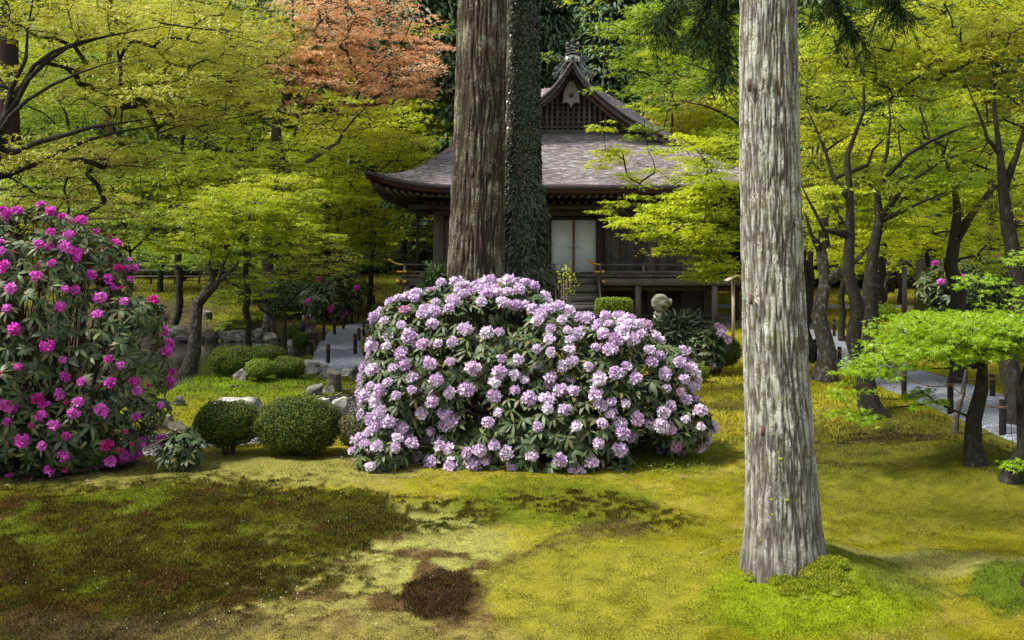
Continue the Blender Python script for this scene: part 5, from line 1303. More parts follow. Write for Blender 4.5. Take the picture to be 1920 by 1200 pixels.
wh = [whorl_arrays(k, 10, .12, .034, .55) for k in range(4)]
whm = [make_mesh('leaf_whorl', V, Fq, rl_m) for V, Fq in wh]
stem_m = noisy('rhododendron_stem', [(.3, (.03, .02, .015)), (.7, (.10, .075, .055))], (1, 1, 1), 10, .85, .3)
def rot_to(ax, spin):
    q = Vector(ax).to_track_quat('Z', 'Y'); from mathutils import Quaternion
    return (q @ Quaternion((0, 0, 1), spin))
def rhodo(label, lobes, ntruss, spacing, tmeshes, seed, bases, gaps=(), wscale=1.0, inner=700, tsc=(.8, 1.15), name='rhododendron', up=.55, tspace=.13, buds=0, group=None, tdens=None, maxpart=300):
    rng = np.random.default_rng(seed); L = np.array(lobes, float)
    base = (bases[0][0], bases[0][1], Z(*bases[0])); T = thing(name, label, 'shrub', base, group)
    n = 26000; li = rng.choice(len(L), n, p=(L[:, 3] * L[:, 5]) / (L[:, 3] * L[:, 5]).sum())
    d = rng.normal(0, 1, (n, 3)); d /= np.linalg.norm(d, axis=1)[:, None]
    P = L[li, :3] + d * L[li, 3:]; N = d / L[li, 3:]; N /= np.linalg.norm(N, axis=1)[:, None]
    bump_ = 1 + .16 * (fbm(P[:, 0] * 2.2, P[:, 1] * 2.2, P[:, 2] * 2.2, seed, 2) - .5) * 2
    P = L[li, :3] + (P - L[li, :3]) * bump_[:, None]
    ok = P[:, 2] > H(P[:, 0], P[:, 1]) + .03
    for i in range(len(L)):
        e = (((P - L[i, :3]) / L[i, 3:]) ** 2).sum(1); ok &= (e > .86) | (li == i)
    ok &= (N[:, 1] < .35)
    px = CX + P[:, 0] * F / P[:, 1]; py = HY - (P[:, 2] - EZ) * F / P[:, 1]
    for gx, gy, ga, gb in gaps: ok &= ~((((px - gx) / ga) ** 2 + ((py - gy) / gb) ** 2 < 1) & (N[:, 1] < 0))
    P, N = P[ok], N[ok]
    def thin(P, sp, wfn=None, mx=9999):
        out = []; cell = {}; s2 = sp * sp
        for i, q in enumerate(P):
            if wfn is not None and rng.uniform() > wfn[i]: continue
            key = tuple((q // sp).astype(int)); bad = False
            for a in (-1, 0, 1):
                for b in (-1, 0, 1):
                    for c in (-1, 0, 1):
                        for j in cell.get((key[0] + a, key[1] + b, key[2] + c), ()):
                            if ((P[j] - q) ** 2).sum() < s2: bad = True; break
            if not bad: out.append(i); cell.setdefault(key, []).append(i)
            if len(out) >= mx: break
        return out
    # trusses: clumped
    cl = fbm(P[:, 0] * 3.2, P[:, 1] * 3.2, P[:, 2] * 3.6, seed + 5, 2)
    w = sstep(.38, .54, cl) * .72 + .22
    if tdens is not None: w = w * tdens(P)
    ti = thin(P, tspace, w, ntruss)
    for i in ti:
        ax = N[i] * (1 - up) + np.array([0, 0, up]) + rng.normal(0, .12, 3) + np.array([0, -.15, 0])
        isb = rng.uniform() < buds
        me = (truss_bud if isb else tmeshes)[rng.integers(0, 2 if isb else len(tmeshes))]
        o = bpy.data.objects.new('flower_cluster', me); C.objects.link(o); o.parent = T
        s = rng.uniform(*tsc); o.location = [float(a) for a in (P[i] + N[i] * .045 - np.array(base))]
        o.rotation_mode = 'QUATERNION'; o.rotation_quaternion = rot_to(ax, rng.uniform(0, 6)); o.scale = (s, s, s * rng.uniform(.8, 1))
    wi = thin(P, spacing)
    key = P[wi, 1] + .4 * (N[wi, 1]); order = np.argsort(key); merged = MB()
    def xf(A, q, ax, s, sp):
        Rm = np.array(rot_to(ax, sp).to_matrix()); return A @ Rm.T * s + q
    for c, oi in enumerate(order):
        i = wi[oi]; ax = N[i] * (1 - up) + np.array([0, 0, up]) + rng.normal(0, .2, 3); s = wscale * rng.uniform(.8, 1.2); v = rng.integers(0, 4); sp = rng.uniform(0, 6)
        if c < maxpart:
            o = bpy.data.objects.new('leaf_whorl', whm[v]); C.objects.link(o); o.parent = T; o.location = [float(a) for a in (P[i] - np.array(base))]
            o.rotation_mode = 'QUATERNION'; o.rotation_quaternion = rot_to(ax, sp); o.scale = (s,) * 3
        else: merged.add(xf(wh[v][0], P[i], ax, s, sp), wh[v][1])
    for k in range(inner):
        i = rng.integers(0, len(P)); q = P[i] - N[i] * rng.uniform(.10, .40); 
        if q[2] < .05: continue
        v = rng.integers(0, 4); merged.add(xf(wh[v][0], q, N[i] * .4 + (0, 0, .5) + rng.normal(0, .4, 3), wscale * rng.uniform(.8, 1.1), rng.uniform(0, 6)), wh[v][1])
    if merged.n: merged.build('foliage', rl_m, T, kind='stuff')
    st = MB()
    for k in range(min(260, len(wi))):
        i = wi[rng.integers(0, len(wi))]; b = np.array((*bases[rng.integers(0, len(bases))], 0.)); b += rng.normal(0, .06, 3); b[2] = Z(b[0], b[1]) - .03
        e = P[i] - N[i] * .02; m1 = b + (e - b) * .35 + np.array([0, 0, .12]) + rng.normal(0, .08, 3); m2 = b + (e - b) * .75 + rng.normal(0, .06, 3)
        t = np.linspace(0, 1, 9)[:, None]; q = (1 - t) ** 3 * b + 3 * t * (1 - t) ** 2 * m1 + 3 * t * t * (1 - t) * m2 + t ** 3 * e
        st.tube(q, np.linspace(.016, .004, 9), 5, False)
    st.build('stems', stem_m, T)
    print(label, len(ti), len(wi)); return T
def LB(px, py, D, rx, ry, rz): s = D / F; c = WP(px, py, D); return (*c, rx * s, ry, rz * s)
rhodo('huge pale lilac rhododendron in full bloom in front of the two great cedars',
      [LB(880, 705, 10.7, 190, 1.0, 158), LB(1125, 735, 10.6, 150, .95, 142), LB(1262, 790, 10.3, 62, .4, 48), LB(1240, 715, 10.5, 55, .5, 75), LB(765, 740, 10.4, 84, .7, 125), LB(1010, 800, 10.2, 200, .85, 100), LB(945, 575, 10.9, 85, .5, 42), LB(1020, 660, 10.6, 80, .8, 90), LB(790, 620, 10.6, 90, .6, 60), LB(722, 850, 9.7, 52, .3, 32), LB(1100, 860, 9.9, 90, .4, 34), LB(900, 850, 10.0, 110, .4, 40)],
      300, .105, truss_pale, 51, [(-.45, 10.9), (-.1, 10.8), (.9, 10.8), (.3, 10.6)], gaps=[(897, 765, 34, 38), (880, 815, 26, 30), (1215, 850, 40, 40), (640, 890, 1, 1), (930, 600, 60, 25), (815, 890, 60, 25)], wscale=1.0, tspace=.108, tsc=(.62, 1.08), inner=1300,
      tdens=lambda P: np.where(P[:, 2] < .25, .55, 1.0))
rhodo('tall magenta rhododendron with dark drooping leaves at the left edge',
      [LB(40, 650, 10.2, 195, 1.1, 248), LB(205, 700, 10.1, 100, .7, 165), LB(240, 640, 10.2, 52, .5, 85), LB(-170, 690, 10.4, 190, 1.0, 230), LB(60, 800, 9.8, 210, .6, 80), LB(120, 520, 10.4, 100, .8, 100), LB(255, 600, 10.1, 50, .4, 40), LB(275, 760, 10.0, 36, .35, 55), LB(180, 500, 10.3, 50, .4, 40), LB(20, 450, 10.2, 60, .5, 50)],
      300, .12, truss_mag, 62, [(-4.9, 10.5), (-4.6, 10.4), (-5.4, 10.6)], gaps=[(60, 420, 50, 20), (190, 740, 30, 25), (60, 720, 35, 25)], wscale=1.0, inner=500, tspace=.098, buds=.2, tsc=(.6, 1.05), up=.4)
rhodo('small flowerless rhododendron plant in front of the left clipped ball', [LB(342, 843, 9.75, 36, .2, 36)], 0, .075, truss_mag, 71, [(-3.25, 9.75)], wscale=.85, inner=20)
rhodo('low pink-flowered rhododendron beside the thin roofed post', [LB(1320, 650, 17.5, 42, .4, 38)], 9, .13, truss_pale, 72, [(3.4, 17.5)], wscale=1.1, inner=60)
rhodo('thin rhododendron with a few pink flowers left of the gravel path', [LB(610, 560, 30, 48, .8, 38), LB(650, 540, 30.5, 40, .6, 36)], 8, .24, truss_mag, 73, [(-5.6, 30), (-5.2, 30.2)], wscale=1.7, inner=120, tsc=(1.3, 1.8), tspace=.3)
rhodo('dark rhododendron with scattered magenta flowers under the right-hand grove', [LB(1800, 545, 21, 75, .8, 62), LB(1860, 540, 21.5, 60, .7, 60)], 12, .20, truss_mag, 74, [(9.5, 21), (10, 21.2)], wscale=1.5, inner=200, tsc=(1., 1.4), tspace=.3)

# ------------------------------------------------------------------ clipped shrubs and other bushes
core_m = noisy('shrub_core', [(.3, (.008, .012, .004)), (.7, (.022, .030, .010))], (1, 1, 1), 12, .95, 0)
def bush(label, x0, x1, yt, yb, mat, n, leaf=.024, D=None, flat=1.0, name='clipped_shrub', square=False, kite=True, depth=1.0, stems=True, lump=.15, seed=1, core=.90, fuzz=.03, tilt=.6, dirs=False, wid=.55, group=None, cat='shrub'):
    rng = np.random.default_rng(seed + int(x0)); g = on_ground((x0 + x1) / 2, yb)
    if D is None: D = g[1]
    x = ((x0 + x1) / 2 - CX) * D / F; s = D / F; rx = (x1 - x0) / 2 * s; z0 = EZ - (yb - HY) * s; z1 = EZ - (yt - HY) * s; hz = (z1 - z0)
    y = D + rx * depth * .85
    gz = Z(x, y); T = thing(name, label, cat, (x, y, gz), group)
    cz = z0 + hz * (.52 if hz < 1.6 * rx else .6); rz = z1 - cz
    ex = 6 if square else 2.4
    def surf(d, k):
        q = (np.abs(d[:, 0]) ** ex + np.abs(d[:, 1]) ** ex + np.abs(d[:, 2]) ** ex) ** (-1 / ex)
        lum = 1 + lump * 2 * (fbm(d[:, 0] * 2.3 + seed, d[:, 1] * 2.3, d[:, 2] * 2.3, seed, 3) - .5)
        dn = np.where(d[:, 2] < 0, min(1.0, (cz - gz) / rz) , 1.0)
        return d * (q * lum * k)[:, None] * np.stack([np.full(len(d), rx), np.full(len(d), rx * depth), rz * dn], 1) + (x, y, cz)
    d = rng.normal(0, 1, (n, 3)); d[:, 1] = np.where(d[:, 1] > .2, -d[:, 1] * (rng.uniform(0, 1, n) < .7) + d[:, 1] * 0 + .3 * rng.uniform(-1, 1, n), d[:, 1]); d /= np.linalg.norm(d, axis=1)[:, None]
    k = 1 + rng.normal(0, fuzz, n) + np.where(rng.uniform(0, 1, n) < .03, rng.uniform(0, .09, n), 0) - np.where(rng.uniform(0, 1, n) < .25, rng.uniform(0, .12, n), 0)
    P = surf(d, k); P[:, 2] = np.maximum(P[:, 2], gz + .01)
    N = d * np.array([1 / rx, 1 / rx, 1 / rz]); N /= np.linalg.norm(N, axis=1)[:, None]; N = N + rng.normal(0, tilt, (n, 3))
    dd = (d + np.array([0, 0, -.4]) + rng.normal(0, .4, (n, 3))) if dirs else None
    V, Fq = kite_leaves(P, N, leaf, leaf * wid, rng=rng, dirs=dd)
    part('foliage', V, Fq, mat, T, kind='stuff')
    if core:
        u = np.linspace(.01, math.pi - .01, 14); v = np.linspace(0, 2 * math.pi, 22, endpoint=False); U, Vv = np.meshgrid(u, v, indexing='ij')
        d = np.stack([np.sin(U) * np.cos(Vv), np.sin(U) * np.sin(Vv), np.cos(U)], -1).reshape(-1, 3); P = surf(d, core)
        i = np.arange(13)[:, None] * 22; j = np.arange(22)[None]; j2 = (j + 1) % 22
        part('branches', P, np.stack([i + j, i + 22 + j, i + 22 + j2, i + j2], -1).reshape(-1, 4), core_m, T, True)  # closed dark core shell under the leaves, not single branches
    if stems:
        mb = MB()
        for k in range(9):
            a = k * .7; mb.tube([(x + .03 * math.cos(a), y + .03 * math.sin(a), gz - .05), (x + rx * .25 * math.cos(a), y + rx * .25 * math.sin(a), gz + hz * .25), (x + rx * .6 * math.cos(a), y + rx * .6 * math.sin(a), cz)], [.014, .011, .006], 5)
        mb.build('stems', stem_m, T)
    return T
B_dk = leafmat('azalea_leaf', [(.030, .048, .008), (.055, .080, .010), (.085, .115, .014), (.12, .135, .02)], .25, .6, .15)
B_br = leafmat('azalea_leaf_bright', [(.10, .15, .008), (.15, .22, .010), (.20, .27, .014), (.12, .17, .010)], .35)
B_md = leafmat('azalea_leaf_mid', [(.05, .075, .010), (.08, .115, .012), (.11, .15, .016), (.15, .17, .02)], .3, .6, .15)
bush('round clipped azalea ball left of the larger one in front of the white boulder', 353, 476, 760, 862, B_dk, 9000, seed=1, depth=.95)
bush('largest round clipped azalea ball in the row behind the lawn', 471, 628, 755, 862, B_dk, 13000, seed=2, depth=.9)
bush('smallest clipped azalea ball of the row with reddish tips, touching the lilac rhododendron', 630, 706, 778, 860, leafmat('azalea_leaf_reddish', [(.035, .055, .014), (.06, .085, .018), (.09, .10, .025), (.14, .07, .03)], .25), 5500, seed=3)
bush('wide low clipped azalea on the moss island behind the two small balls', 384, 492, 652, 708, B_md, 8000, .03, seed=4, square=False, depth=.7)
bush('dark clipped azalea tucked behind the wide low one', 452, 528, 651, 690, B_dk, 4500, .03, seed=5, D=19.0)
bush('little bright yellow-green clipped ball on the moss island', 457, 508, 676, 718, B_br, 4200, .024, seed=6)
bush('little dark green ball on visible stems at the right of the moss island', 504, 566, 671, 712, B_md, 4500, .024, seed=7, D=15.6)
mb = MB(); g = on_ground(535, 722)
bush('tiny clipped bush beside the lamp pole left of the path', 536, 562, 611, 642, B_md, 1500, .035, seed=8)
bush('mossy low bush at the foot of the lamp pole', 546, 578, 625, 662, B_dk, 1800, .035, seed=9)
bush('small box-shaped clipped hedge by the hall steps', 1119, 1186, 560, 592, B_br, 4500, .04, seed=10, D=24.5, square=True, depth=.7, lump=.05)
bush('leafy azalea bush with red-tinged tips close left of the foreground cedar', 1312, 1392, 632, 702, B_md, 7000, .035, seed=11, depth=.9, fuzz=.06)
bush('low round clipped bush at the front of the group left of the foreground cedar', 1257, 1333, 685, 720, B_br, 4500, .028, seed=12, depth=.9)
strap_m = leafmat('strap_leaf', [(.012, .022, .010), (.025, .04, .016), (.04, .06, .025), (.16, .19, .10)], .1, .3, .6)
bush('dark evergreen shrub with long glossy leaves right of the lilac rhododendron', 1222, 1335, 603, 703, strap_m, 3800, .20, seed=13, kite=True, name='evergreen_shrub', fuzz=.10, dirs=True, wid=.16, tilt=.5, lump=.2, depth=.8)
bush('loose clump of dark fern-like cedar shoots at the foot of the brown cedar', 796, 850, 515, 600, M_dg, 2200, .16, D=18.5, seed=14, name='evergreen_shrub', fuzz=.15, dirs=True, wid=.2, core=0, lump=.3)
bush('round mossy bush at the inner bend of the left path', 690, 742, 572, 612, B_dk, 3000, .05, seed=15)
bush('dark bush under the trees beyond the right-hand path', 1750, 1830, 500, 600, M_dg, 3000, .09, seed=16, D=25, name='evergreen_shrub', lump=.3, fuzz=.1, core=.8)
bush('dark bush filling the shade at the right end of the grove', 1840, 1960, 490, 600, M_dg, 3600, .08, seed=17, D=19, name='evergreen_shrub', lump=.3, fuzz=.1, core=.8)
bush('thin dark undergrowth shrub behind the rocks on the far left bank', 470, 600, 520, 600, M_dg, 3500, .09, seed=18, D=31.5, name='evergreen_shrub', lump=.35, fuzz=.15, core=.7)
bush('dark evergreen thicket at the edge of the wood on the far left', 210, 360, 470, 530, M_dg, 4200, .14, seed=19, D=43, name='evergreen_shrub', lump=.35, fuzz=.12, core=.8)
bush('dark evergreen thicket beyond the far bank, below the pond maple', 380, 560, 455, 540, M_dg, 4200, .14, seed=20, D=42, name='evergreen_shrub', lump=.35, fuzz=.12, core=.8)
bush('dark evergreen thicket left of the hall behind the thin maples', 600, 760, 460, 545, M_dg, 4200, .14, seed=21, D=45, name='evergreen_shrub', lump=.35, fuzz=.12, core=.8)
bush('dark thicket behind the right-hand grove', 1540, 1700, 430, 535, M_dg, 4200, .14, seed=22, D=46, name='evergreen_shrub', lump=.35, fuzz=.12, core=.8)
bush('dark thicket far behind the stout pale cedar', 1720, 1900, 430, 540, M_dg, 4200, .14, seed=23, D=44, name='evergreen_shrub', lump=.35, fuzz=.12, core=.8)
bush('yellow-green sprig growing in front of the white doors', 1046, 1078, 500, 560, leafmat('sprig_leaf', [(.30, .34, .02), (.4, .42, .03)], .4), 120, .045, seed=24, D=13.5, name='sapling', core=0, fuzz=.3, stems=True, cat='plant')
bush('small leafy bush by the far bench beyond the right-hand path', 1645, 1685, 572, 606, M_gn, 900, .07, seed=25, name='sapling', core=0, fuzz=.2, cat='plant')
bush('fresh green ferny clump on the moss island', 415, 455, 716, 735, M_gn, 320, .05, D=14.6, seed=26, name='fern', core=0, fuzz=.2, dirs=True, wid=.2, cat='fern')
for px, yb, yt, sd in ((1208, 885, 862, 1), (1240, 870, 850, 2), (1275, 862, 842, 3), (1225, 860, 838, 5)):
    pass
# low seedlings right of the rhododendron, one uncountable patch
n = 1500; px = R.normal(1240, 50, n); py = R.normal(868, 17, n); k = (px > 1150) & (px < 1330); px, py = px[k], py[k]; n = len(px)
D = EZ * F / (py - HY); x = (px - CX) * D / F; P = np.stack([x, D, H(x, D) + R.uniform(.01, .05, n)], 1)
V, Fq = kite_leaves(P, R.normal(0, .4, (n, 3)) + (0, 0, 1), .028, .012)
tag(link('seedlings', make_mesh('seedlings', V, Fq, B_br)), 'low green seedlings in the moss at the right foot of the lilac rhododendron', 'ground cover', kind='stuff')
# dead leaf litter below the two big shrubs
lit_m = leafmat('leaf_litter', [(.05, .03, .018), (.10, .06, .03), (.16, .10, .05), (.03, .022, .015)], 0, .7)
n = 3500; a = R.uniform(0, 1, n) < .65; x = np.where(a, R.normal(.1, .85, n), R.normal(-4.9, .7, n)); y = np.where(a, R.normal(10.4, .45, n), R.normal(10.2, .5, n))
P = np.stack([x, y, H(x, y) + .012], 1); V, Fq = kite_leaves(P, R.normal(0, .3, (n, 3)) + (0, 0, 1), .06, .02)
tag(link('leaf_litter', make_mesh('leaf_litter', V, Fq, lit_m)), 'brown dead leaves lying under the two big rhododendrons', 'leaf litter', kind='stuff')
# ------------------------------------------------------------------ rocks
rock_m = noisy('garden_stone', [(.30, (.03, .027, .022)), (.48, (.11, .105, .082)), (.66, (.30, .29, .25))], (1, 1, 1.8), 6, .9, .7, .03, per_object=.2)
rock_w = noisy('pale_stone', [(.30, (.07, .068, .055)), (.46, (.24, .235, .20)), (.64, (.48, .47, .43))], (1, 1, 1.6), 6, .9, .7, .03, per_object=.1)
rock_d = noisy('dark_mossy_stone', [(.25, (.022, .020, .016)), (.55, (.075, .068, .052)), (.72, (.14, .135, .085))], (1, 1, 1.6), 4, .9, .7, .03, per_object=.2)
import bmesh
_bm = bmesh.new(); bmesh.ops.create_icosphere(_bm, subdivisions=4, radius=1); _bm.verts.ensure_lookup_table()
ICO_V = np.array([v.co[:] for v in _bm.verts]); ICO_F = np.array([[v.index for v in f.verts] for f in _bm.faces]); _bm.free()
def rock(label, x0, x1, yt, yb, mat=None, seed=0, depth=.8, flat=False, D=None):
    rng = np.random.default_rng(seed + int(x0 * 3 + yt)); g = on_ground((x0 + x1) / 2, yb)
    D = D or g[1]; s = D / F; rx = (x1 - x0) / 2 * s; z1 = EZ - (yt - HY) * s; z0 = min(g[2], EZ - (yb - HY) * s); hz = z1 - z0; x = ((x0 + x1) / 2 - CX) * s; ry = rx * depth; y = D + ry * .8
    V = ICO_V.copy()
    for k in range(13):
        n = rng.normal(0, 1, 3) * (1, 1, .9); n /= np.linalg.norm(n); d = rng.uniform(.40, .80); t = np.maximum(0, V @ n - d); V = V - t[:, None] * n * .96
    top = rng.uniform(.45, .7); t = np.maximum(0, V[:, 2] - top); V[:, 2] -= t * (.95 if flat else .6)
    r = 1 + .16 * (fbm(V[:, 0] * 3 + seed, V[:, 1] * 3, V[:, 2] * 3, seed, 4) - .5) * 2 + .05 * (fbm(V[:, 0] * 9, V[:, 1] * 9, V[:, 2] * 9, seed + 9, 3) - .5) * 2
    V = V * r[:, None]
    mn, mx = V.min(0), V.max(0); V = (V - (mn + mx) / 2) / ((mx - mn) / 2)
    V[:, 2] = (V[:, 2] + 1) / 2
    V = V * np.array([rx, ry, hz + .12]) + np.array([x, y, z0 - .12])
    o = link('garden_rock', make_mesh('garden_rock', V - np.array([x, y, z0]), ICO_F, mat or rock_m, True), None, (x, y, z0))
    for pl in o.data.polygons: pass
    try: o.data.set_sharp_from_angle(angle=math.radians(32))
    except Exception: pass
    tag(o, label, 'rock')
RK = [
 ('big rounded boulder on the far pond bank', 290, 366, 611, 642, rock_m), ('low stone left of the big boulder, half behind the magenta rhododendron', 262, 296, 612, 640, rock_d),
 ('dark slab between the big boulder and the long edging stone', 374, 408, 622, 640, rock_d), ('long flat edging stone on the far pond bank', 404, 482, 621, 641, rock_m),
 ('upright stone standing at the right end of the long edging stone', 477, 496, 615, 640, rock_m), ('pale humped rock right of the upright bank stone', 491, 522, 625, 646, rock_m),
 ('angular pale rock beside the slender maple stem', 534, 557, 637, 660, rock_w), ('low flat rock lying in the shallow end of the pond', 446, 512, 645, 657, rock_m),
 ('dark squared rock by the foot of the slender maple', 506, 531, 643, 665, rock_d),
 ('brown rounded rock on the far bank above the boulder', 309, 352, 563, 579, rock_d), ('small stone under the brown rounded one on the far bank', 305, 332, 581, 597, rock_m),
 ('pale broken stone left of the pond maple stem on the far bank', 332, 366, 577, 602, rock_m), ('stone just right of the pond maple stem on the far bank', 372, 396, 582, 600, rock_m),
 ('grey rock between the wide azalea and the bright little ball', 434, 466, 692, 714, rock_m), ('flat pale rock at the end of the gravel path', 553, 601, 676, 701, rock_w),
 ('low pale stone right of the flat rock at the path end', 587, 616, 681, 697, rock_w), ('second low stone of the path end, nearer the stream', 592, 622, 699, 710, rock_m),
 ('rounded grey boulder at the right of the path end', 653, 689, 686, 712, rock_m), ('small pale stone left of the rounded boulder', 637, 655, 690, 705, rock_w),
 ('brown upright rock in the middle of the dry stream', 611, 640, 692, 734, rock_d), ('angular pale rock on the right shore of the moss island', 572, 604, 721, 749, rock_m),
 ('squat rock between the angular and the upright rocks', 602, 627, 724, 745, rock_m), ('low rock right of the upright brown rock', 640, 667, 721, 738, rock_d),
 ('pale flat stone behind the largest azalea ball', 584, 617, 747, 766, rock_w), ('pale flat stone reaching towards the lilac rhododendron', 612, 651, 745, 764, rock_w),
 ('long white boulder behind the left azalea balls', 378, 487, 753, 790, rock_w), ('small stone on the island shore above the largest ball', 513, 536, 746, 757, rock_m),
 ('small rounded stone beside the magenta rhododendron', 306, 324, 776, 792, rock_m), ('mossy flat stone above the small flowerless rhododendron', 282, 350, 791, 806, rock_d),
 ('low grey stone on the shore left of the moss island', 312, 345, 742, 762, rock_m), ('dark rock on the hillside far left above the mossy bank', 292, 330, 508, 536, rock_d),
 ('pale weathered rock behind the gravel path lamp', 560, 590, 618, 634, rock_m),
 ('flat grey rock seen through the lilac rhododendron', 1148, 1200, 795, 830, rock_w)]
for k, (lab, a, b, c, d, m) in enumerate(RK): rock(lab, a, b, c, d, m, k, flat=('flat' in lab or 'slab' in lab or 'long' in lab))
for k, (px, py, lab) in enumerate([(372, 545, 'small weathered stump-like stone on the mossy far bank'), (313, 540, 'little upright stone on the mossy far bank')]):
    rock(lab, px - 5, px + 5, py - 16, py, rock_m, 60 + k)

# ------------------------------------------------------------------ path posts with rope
burnt = noisy('charred_post', [(.3, (.005, .0045, .004)), (.7, (.016, .013, .012))], (2, 2, .4), 20, .9, .5, .005)
rope_m = noisy('palm_rope', [(.3, (.05, .028, .015)), (.7, (.16, .09, .05))], (1, 1, 1), 90, .9, .3)
def post(label, px, yt, yb, w=None, side='left path', D=None):
    g = on_ground(px, yb); D = D or g[1]; s = D / F; h = (yb - yt) * s; r = w or .040
    T = thing('path_post', label, 'post', g, 'charred posts along the ' + side)
    V = []; k = 10; th = np.arange(k) / k * 6.283
    lv = [(-.1, 1.0), (h * .5, 1.02), (h - .012, 1.0), (h, .84)]
    for z, q in lv: V.append(np.stack([np.cos(th) * r * q, np.sin(th) * r * q, th * 0 + z], 1))
    V = np.vstack(V + [np.array([[0, 0, h + .002]])]); j = np.arange(k); Fq = np.concatenate([np.stack([i * k + j, i * k + (j + 1) % k, (i + 1) * k + (j + 1) % k, (i + 1) * k + j], 1) for i in range(3)])
    part('shaft', V + g, [Fq, np.stack([3 * k + j, 3 * k + (j + 1) % k, j * 0 + 4 * k], 1)], burnt, T)
    zr = h * .78; t = np.linspace(0, 6.283, 13); m = MB()
    for dz in (0, .016): m.tube(np.stack([g[0] + np.cos(t) * r * 1.12, g[1] + np.sin(t) * r * 1.12, g[2] + zr + dz + t * 0], 1), .008, 4)
    m.build('rope_knot', rope_m, T); return g + (0, 0, zr)
LP = [('nearest post of the left path, alone across its near end', 615, 645, 684), ('squat post at the near left corner of the left path', 584, 631, 665), ('second post on the left side of the left path', 592, 616, 645),
      ('third post on the left side of the left path', 607, 606, 640), ('fourth post on the left side of the left path', 627, 597, 629), ('fifth post on the left side of the left path', 644, 587, 619),
      ('sixth post on the left side of the left path', 659, 581, 609), ('post at the far bend of the left path, left of the hall', 701, 568, 591),
      ('nearest post on the right side of the left path', 666, 626, 666), ('second post on the right side of the left path', 673, 615, 640), ('third post on the right side of the left path', 682, 605, 631),
      ('fourth post on the right side of the left path', 694, 597, 605), ('post touching the lilac rhododendron beside the left path', 685, 636, 667)]
L1 = [post(l, a, b, c) for l, a, b, c in LP]
RP = [('nearest charred post of the right path, at the picture edge', 1880, 749, 818), ('second nearest post of the right path, left of the thin sapling', 1782, 706, 777), ('post on the far side of the right path near the picture edge', 1861, 702, 746),
      ('third nearest post on the near side of the right path', 1695, 690, 744), ('post right of the forked maple trunk on the near side of the right path', 1574, 650, 690), ('post between the foreground cedar and the forked maple on the right path', 1529, 636, 680),
      ('post on the far side of the right path, beside the forked maple', 1564, 598, 632), ('leftmost far post of the right path next to the cedar', 1531, 590, 621), ('short far post on the moss behind the right path', 1519, 566, 583),
      ('post behind the leaning maple on the far side of the right path', 1662, 652, 682), ('small post on the far side of the right path under the straight maple', 1646, 616, 634), ('low dark post beside the stout pale cedar', 1724, 586, 598)]
R1 = [post(l, a, b, c, side='right path') for l, a, b, c in RP]
def rope(label, pts, grp='ropes strung between the path posts'):
    m = MB()
    for a, b in zip(pts[:-1], pts[1:]):
        L = np.linalg.norm(b - a); t = np.linspace(0, 1, 10)[:, None]; q = a + (b - a) * t; q[:, 2] -= 4 * .06 * L ** .7 * (t * (1 - t))[:, 0]; m.tube(q, .008, 5)
    m2 = m.build('rope', rope_m); tag(m2, label, 'rope', grp)
rope('sagging rope along the left side of the left path', [L1[0], L1[1], L1[2], L1[3], L1[4], L1[5], L1[6]])
rope('sagging rope along the right side of the left path', [L1[0], L1[12], L1[8], L1[9], L1[10]])
rope('sagging rope along the near side of the right path', [R1[0], R1[1], R1[3], R1[4], R1[5]])
rope('sagging rope along the far side of the right path', [R1[2], R1[9], R1[6], R1[7]])

# garden lamps on poles, signs, bench
blk = noisy('black_metal', [(.3, (.008, .008, .009)), (.7, (.025, .025, .027))], (1, 1, 1), 8, .5, 0)
pale_wood = noisy('pale_timber', [(.3, (.20, .16, .11)), (.7, (.42, .36, .27))], (3, 3, .3), 12, .8, .3)
def lamp(label, px, yt, yb, b0, b1):
    g = on_ground(px, yb); D = g[1]; s = D / F; z = lambda y: g[2] + (yb - y) * s
    T = thing('garden_spotlight', label, 'garden lamp', g)
    m = MB(); m.tube([(g[0], g[1], g[2] - .1), (g[0], g[1], z(yt))], .022, 8); m.build('pole', burnt, T)
    m = MB(); m.tube([(g[0], g[1] - .02, z(b1)), (g[0], g[1] - .02, z(b0) - .02), (g[0], g[1] - .02, z(b0))], [.075, .075, .055], 12)
    m.build('lamp_housing', blk, T)
    m = MB(); m.box(g[0] + .005, g[0] + .055, g[1] - .06, g[1] - .02, z(b0) + .01, z(b0 - 10)); m.build('bracket', pale_wood, T)
lamp('black spotlight on a thin pole at the left of the left path, near the pond', 567, 573, 655, 601, 628)
lamp('black spotlight on a pole at the far bend of the left path', 672, 543, 601, 543, 561)
g = on_ground(1375, 636); s = g[1] / F; zt = g[2] + (636 - 526) * s
T = thing('roofed_post', 'thin pale wooden post with a little plank roof between hall and foreground cedar', 'post', g)
MB().box(g[0] - .035, g[0] + .035, g[1] - .035, g[1] + .035, g[2] - .1, zt).build('post_shaft', pale_wood, T)
for sg in (-1, 1):
    MB().obox((g[0], g[1] - .28, zt + .14), (g[0] + sg * .26, g[1] - .28 + .0, zt + .0), .5, .02).build('roof_board', pale_wood, T)
MB().box(g[0] - .16, g[0] + .16, g[1] - .10, g[1] - .06, zt - .02, zt + .03).build('cross_piece', pale_wood, T)
g = on_ground(1651, 584); s = g[1] / F
T = thing('lantern_post', 'thick brown wooden post with a dark lantern box beyond the right path', 'lantern', g)
MB().box(g[0] - .13, g[0] + .13, g[1] - .13, g[1] + .13, g[2] - .1, g[2] + 62 * s).build('post_shaft', wood_grey, T)
MB().box(g[0] - .17, g[0] + .17, g[1] - .2, g[1] - .13, g[2] + 18 * s, g[2] + 45 * s).build('lantern_box', blk, T)
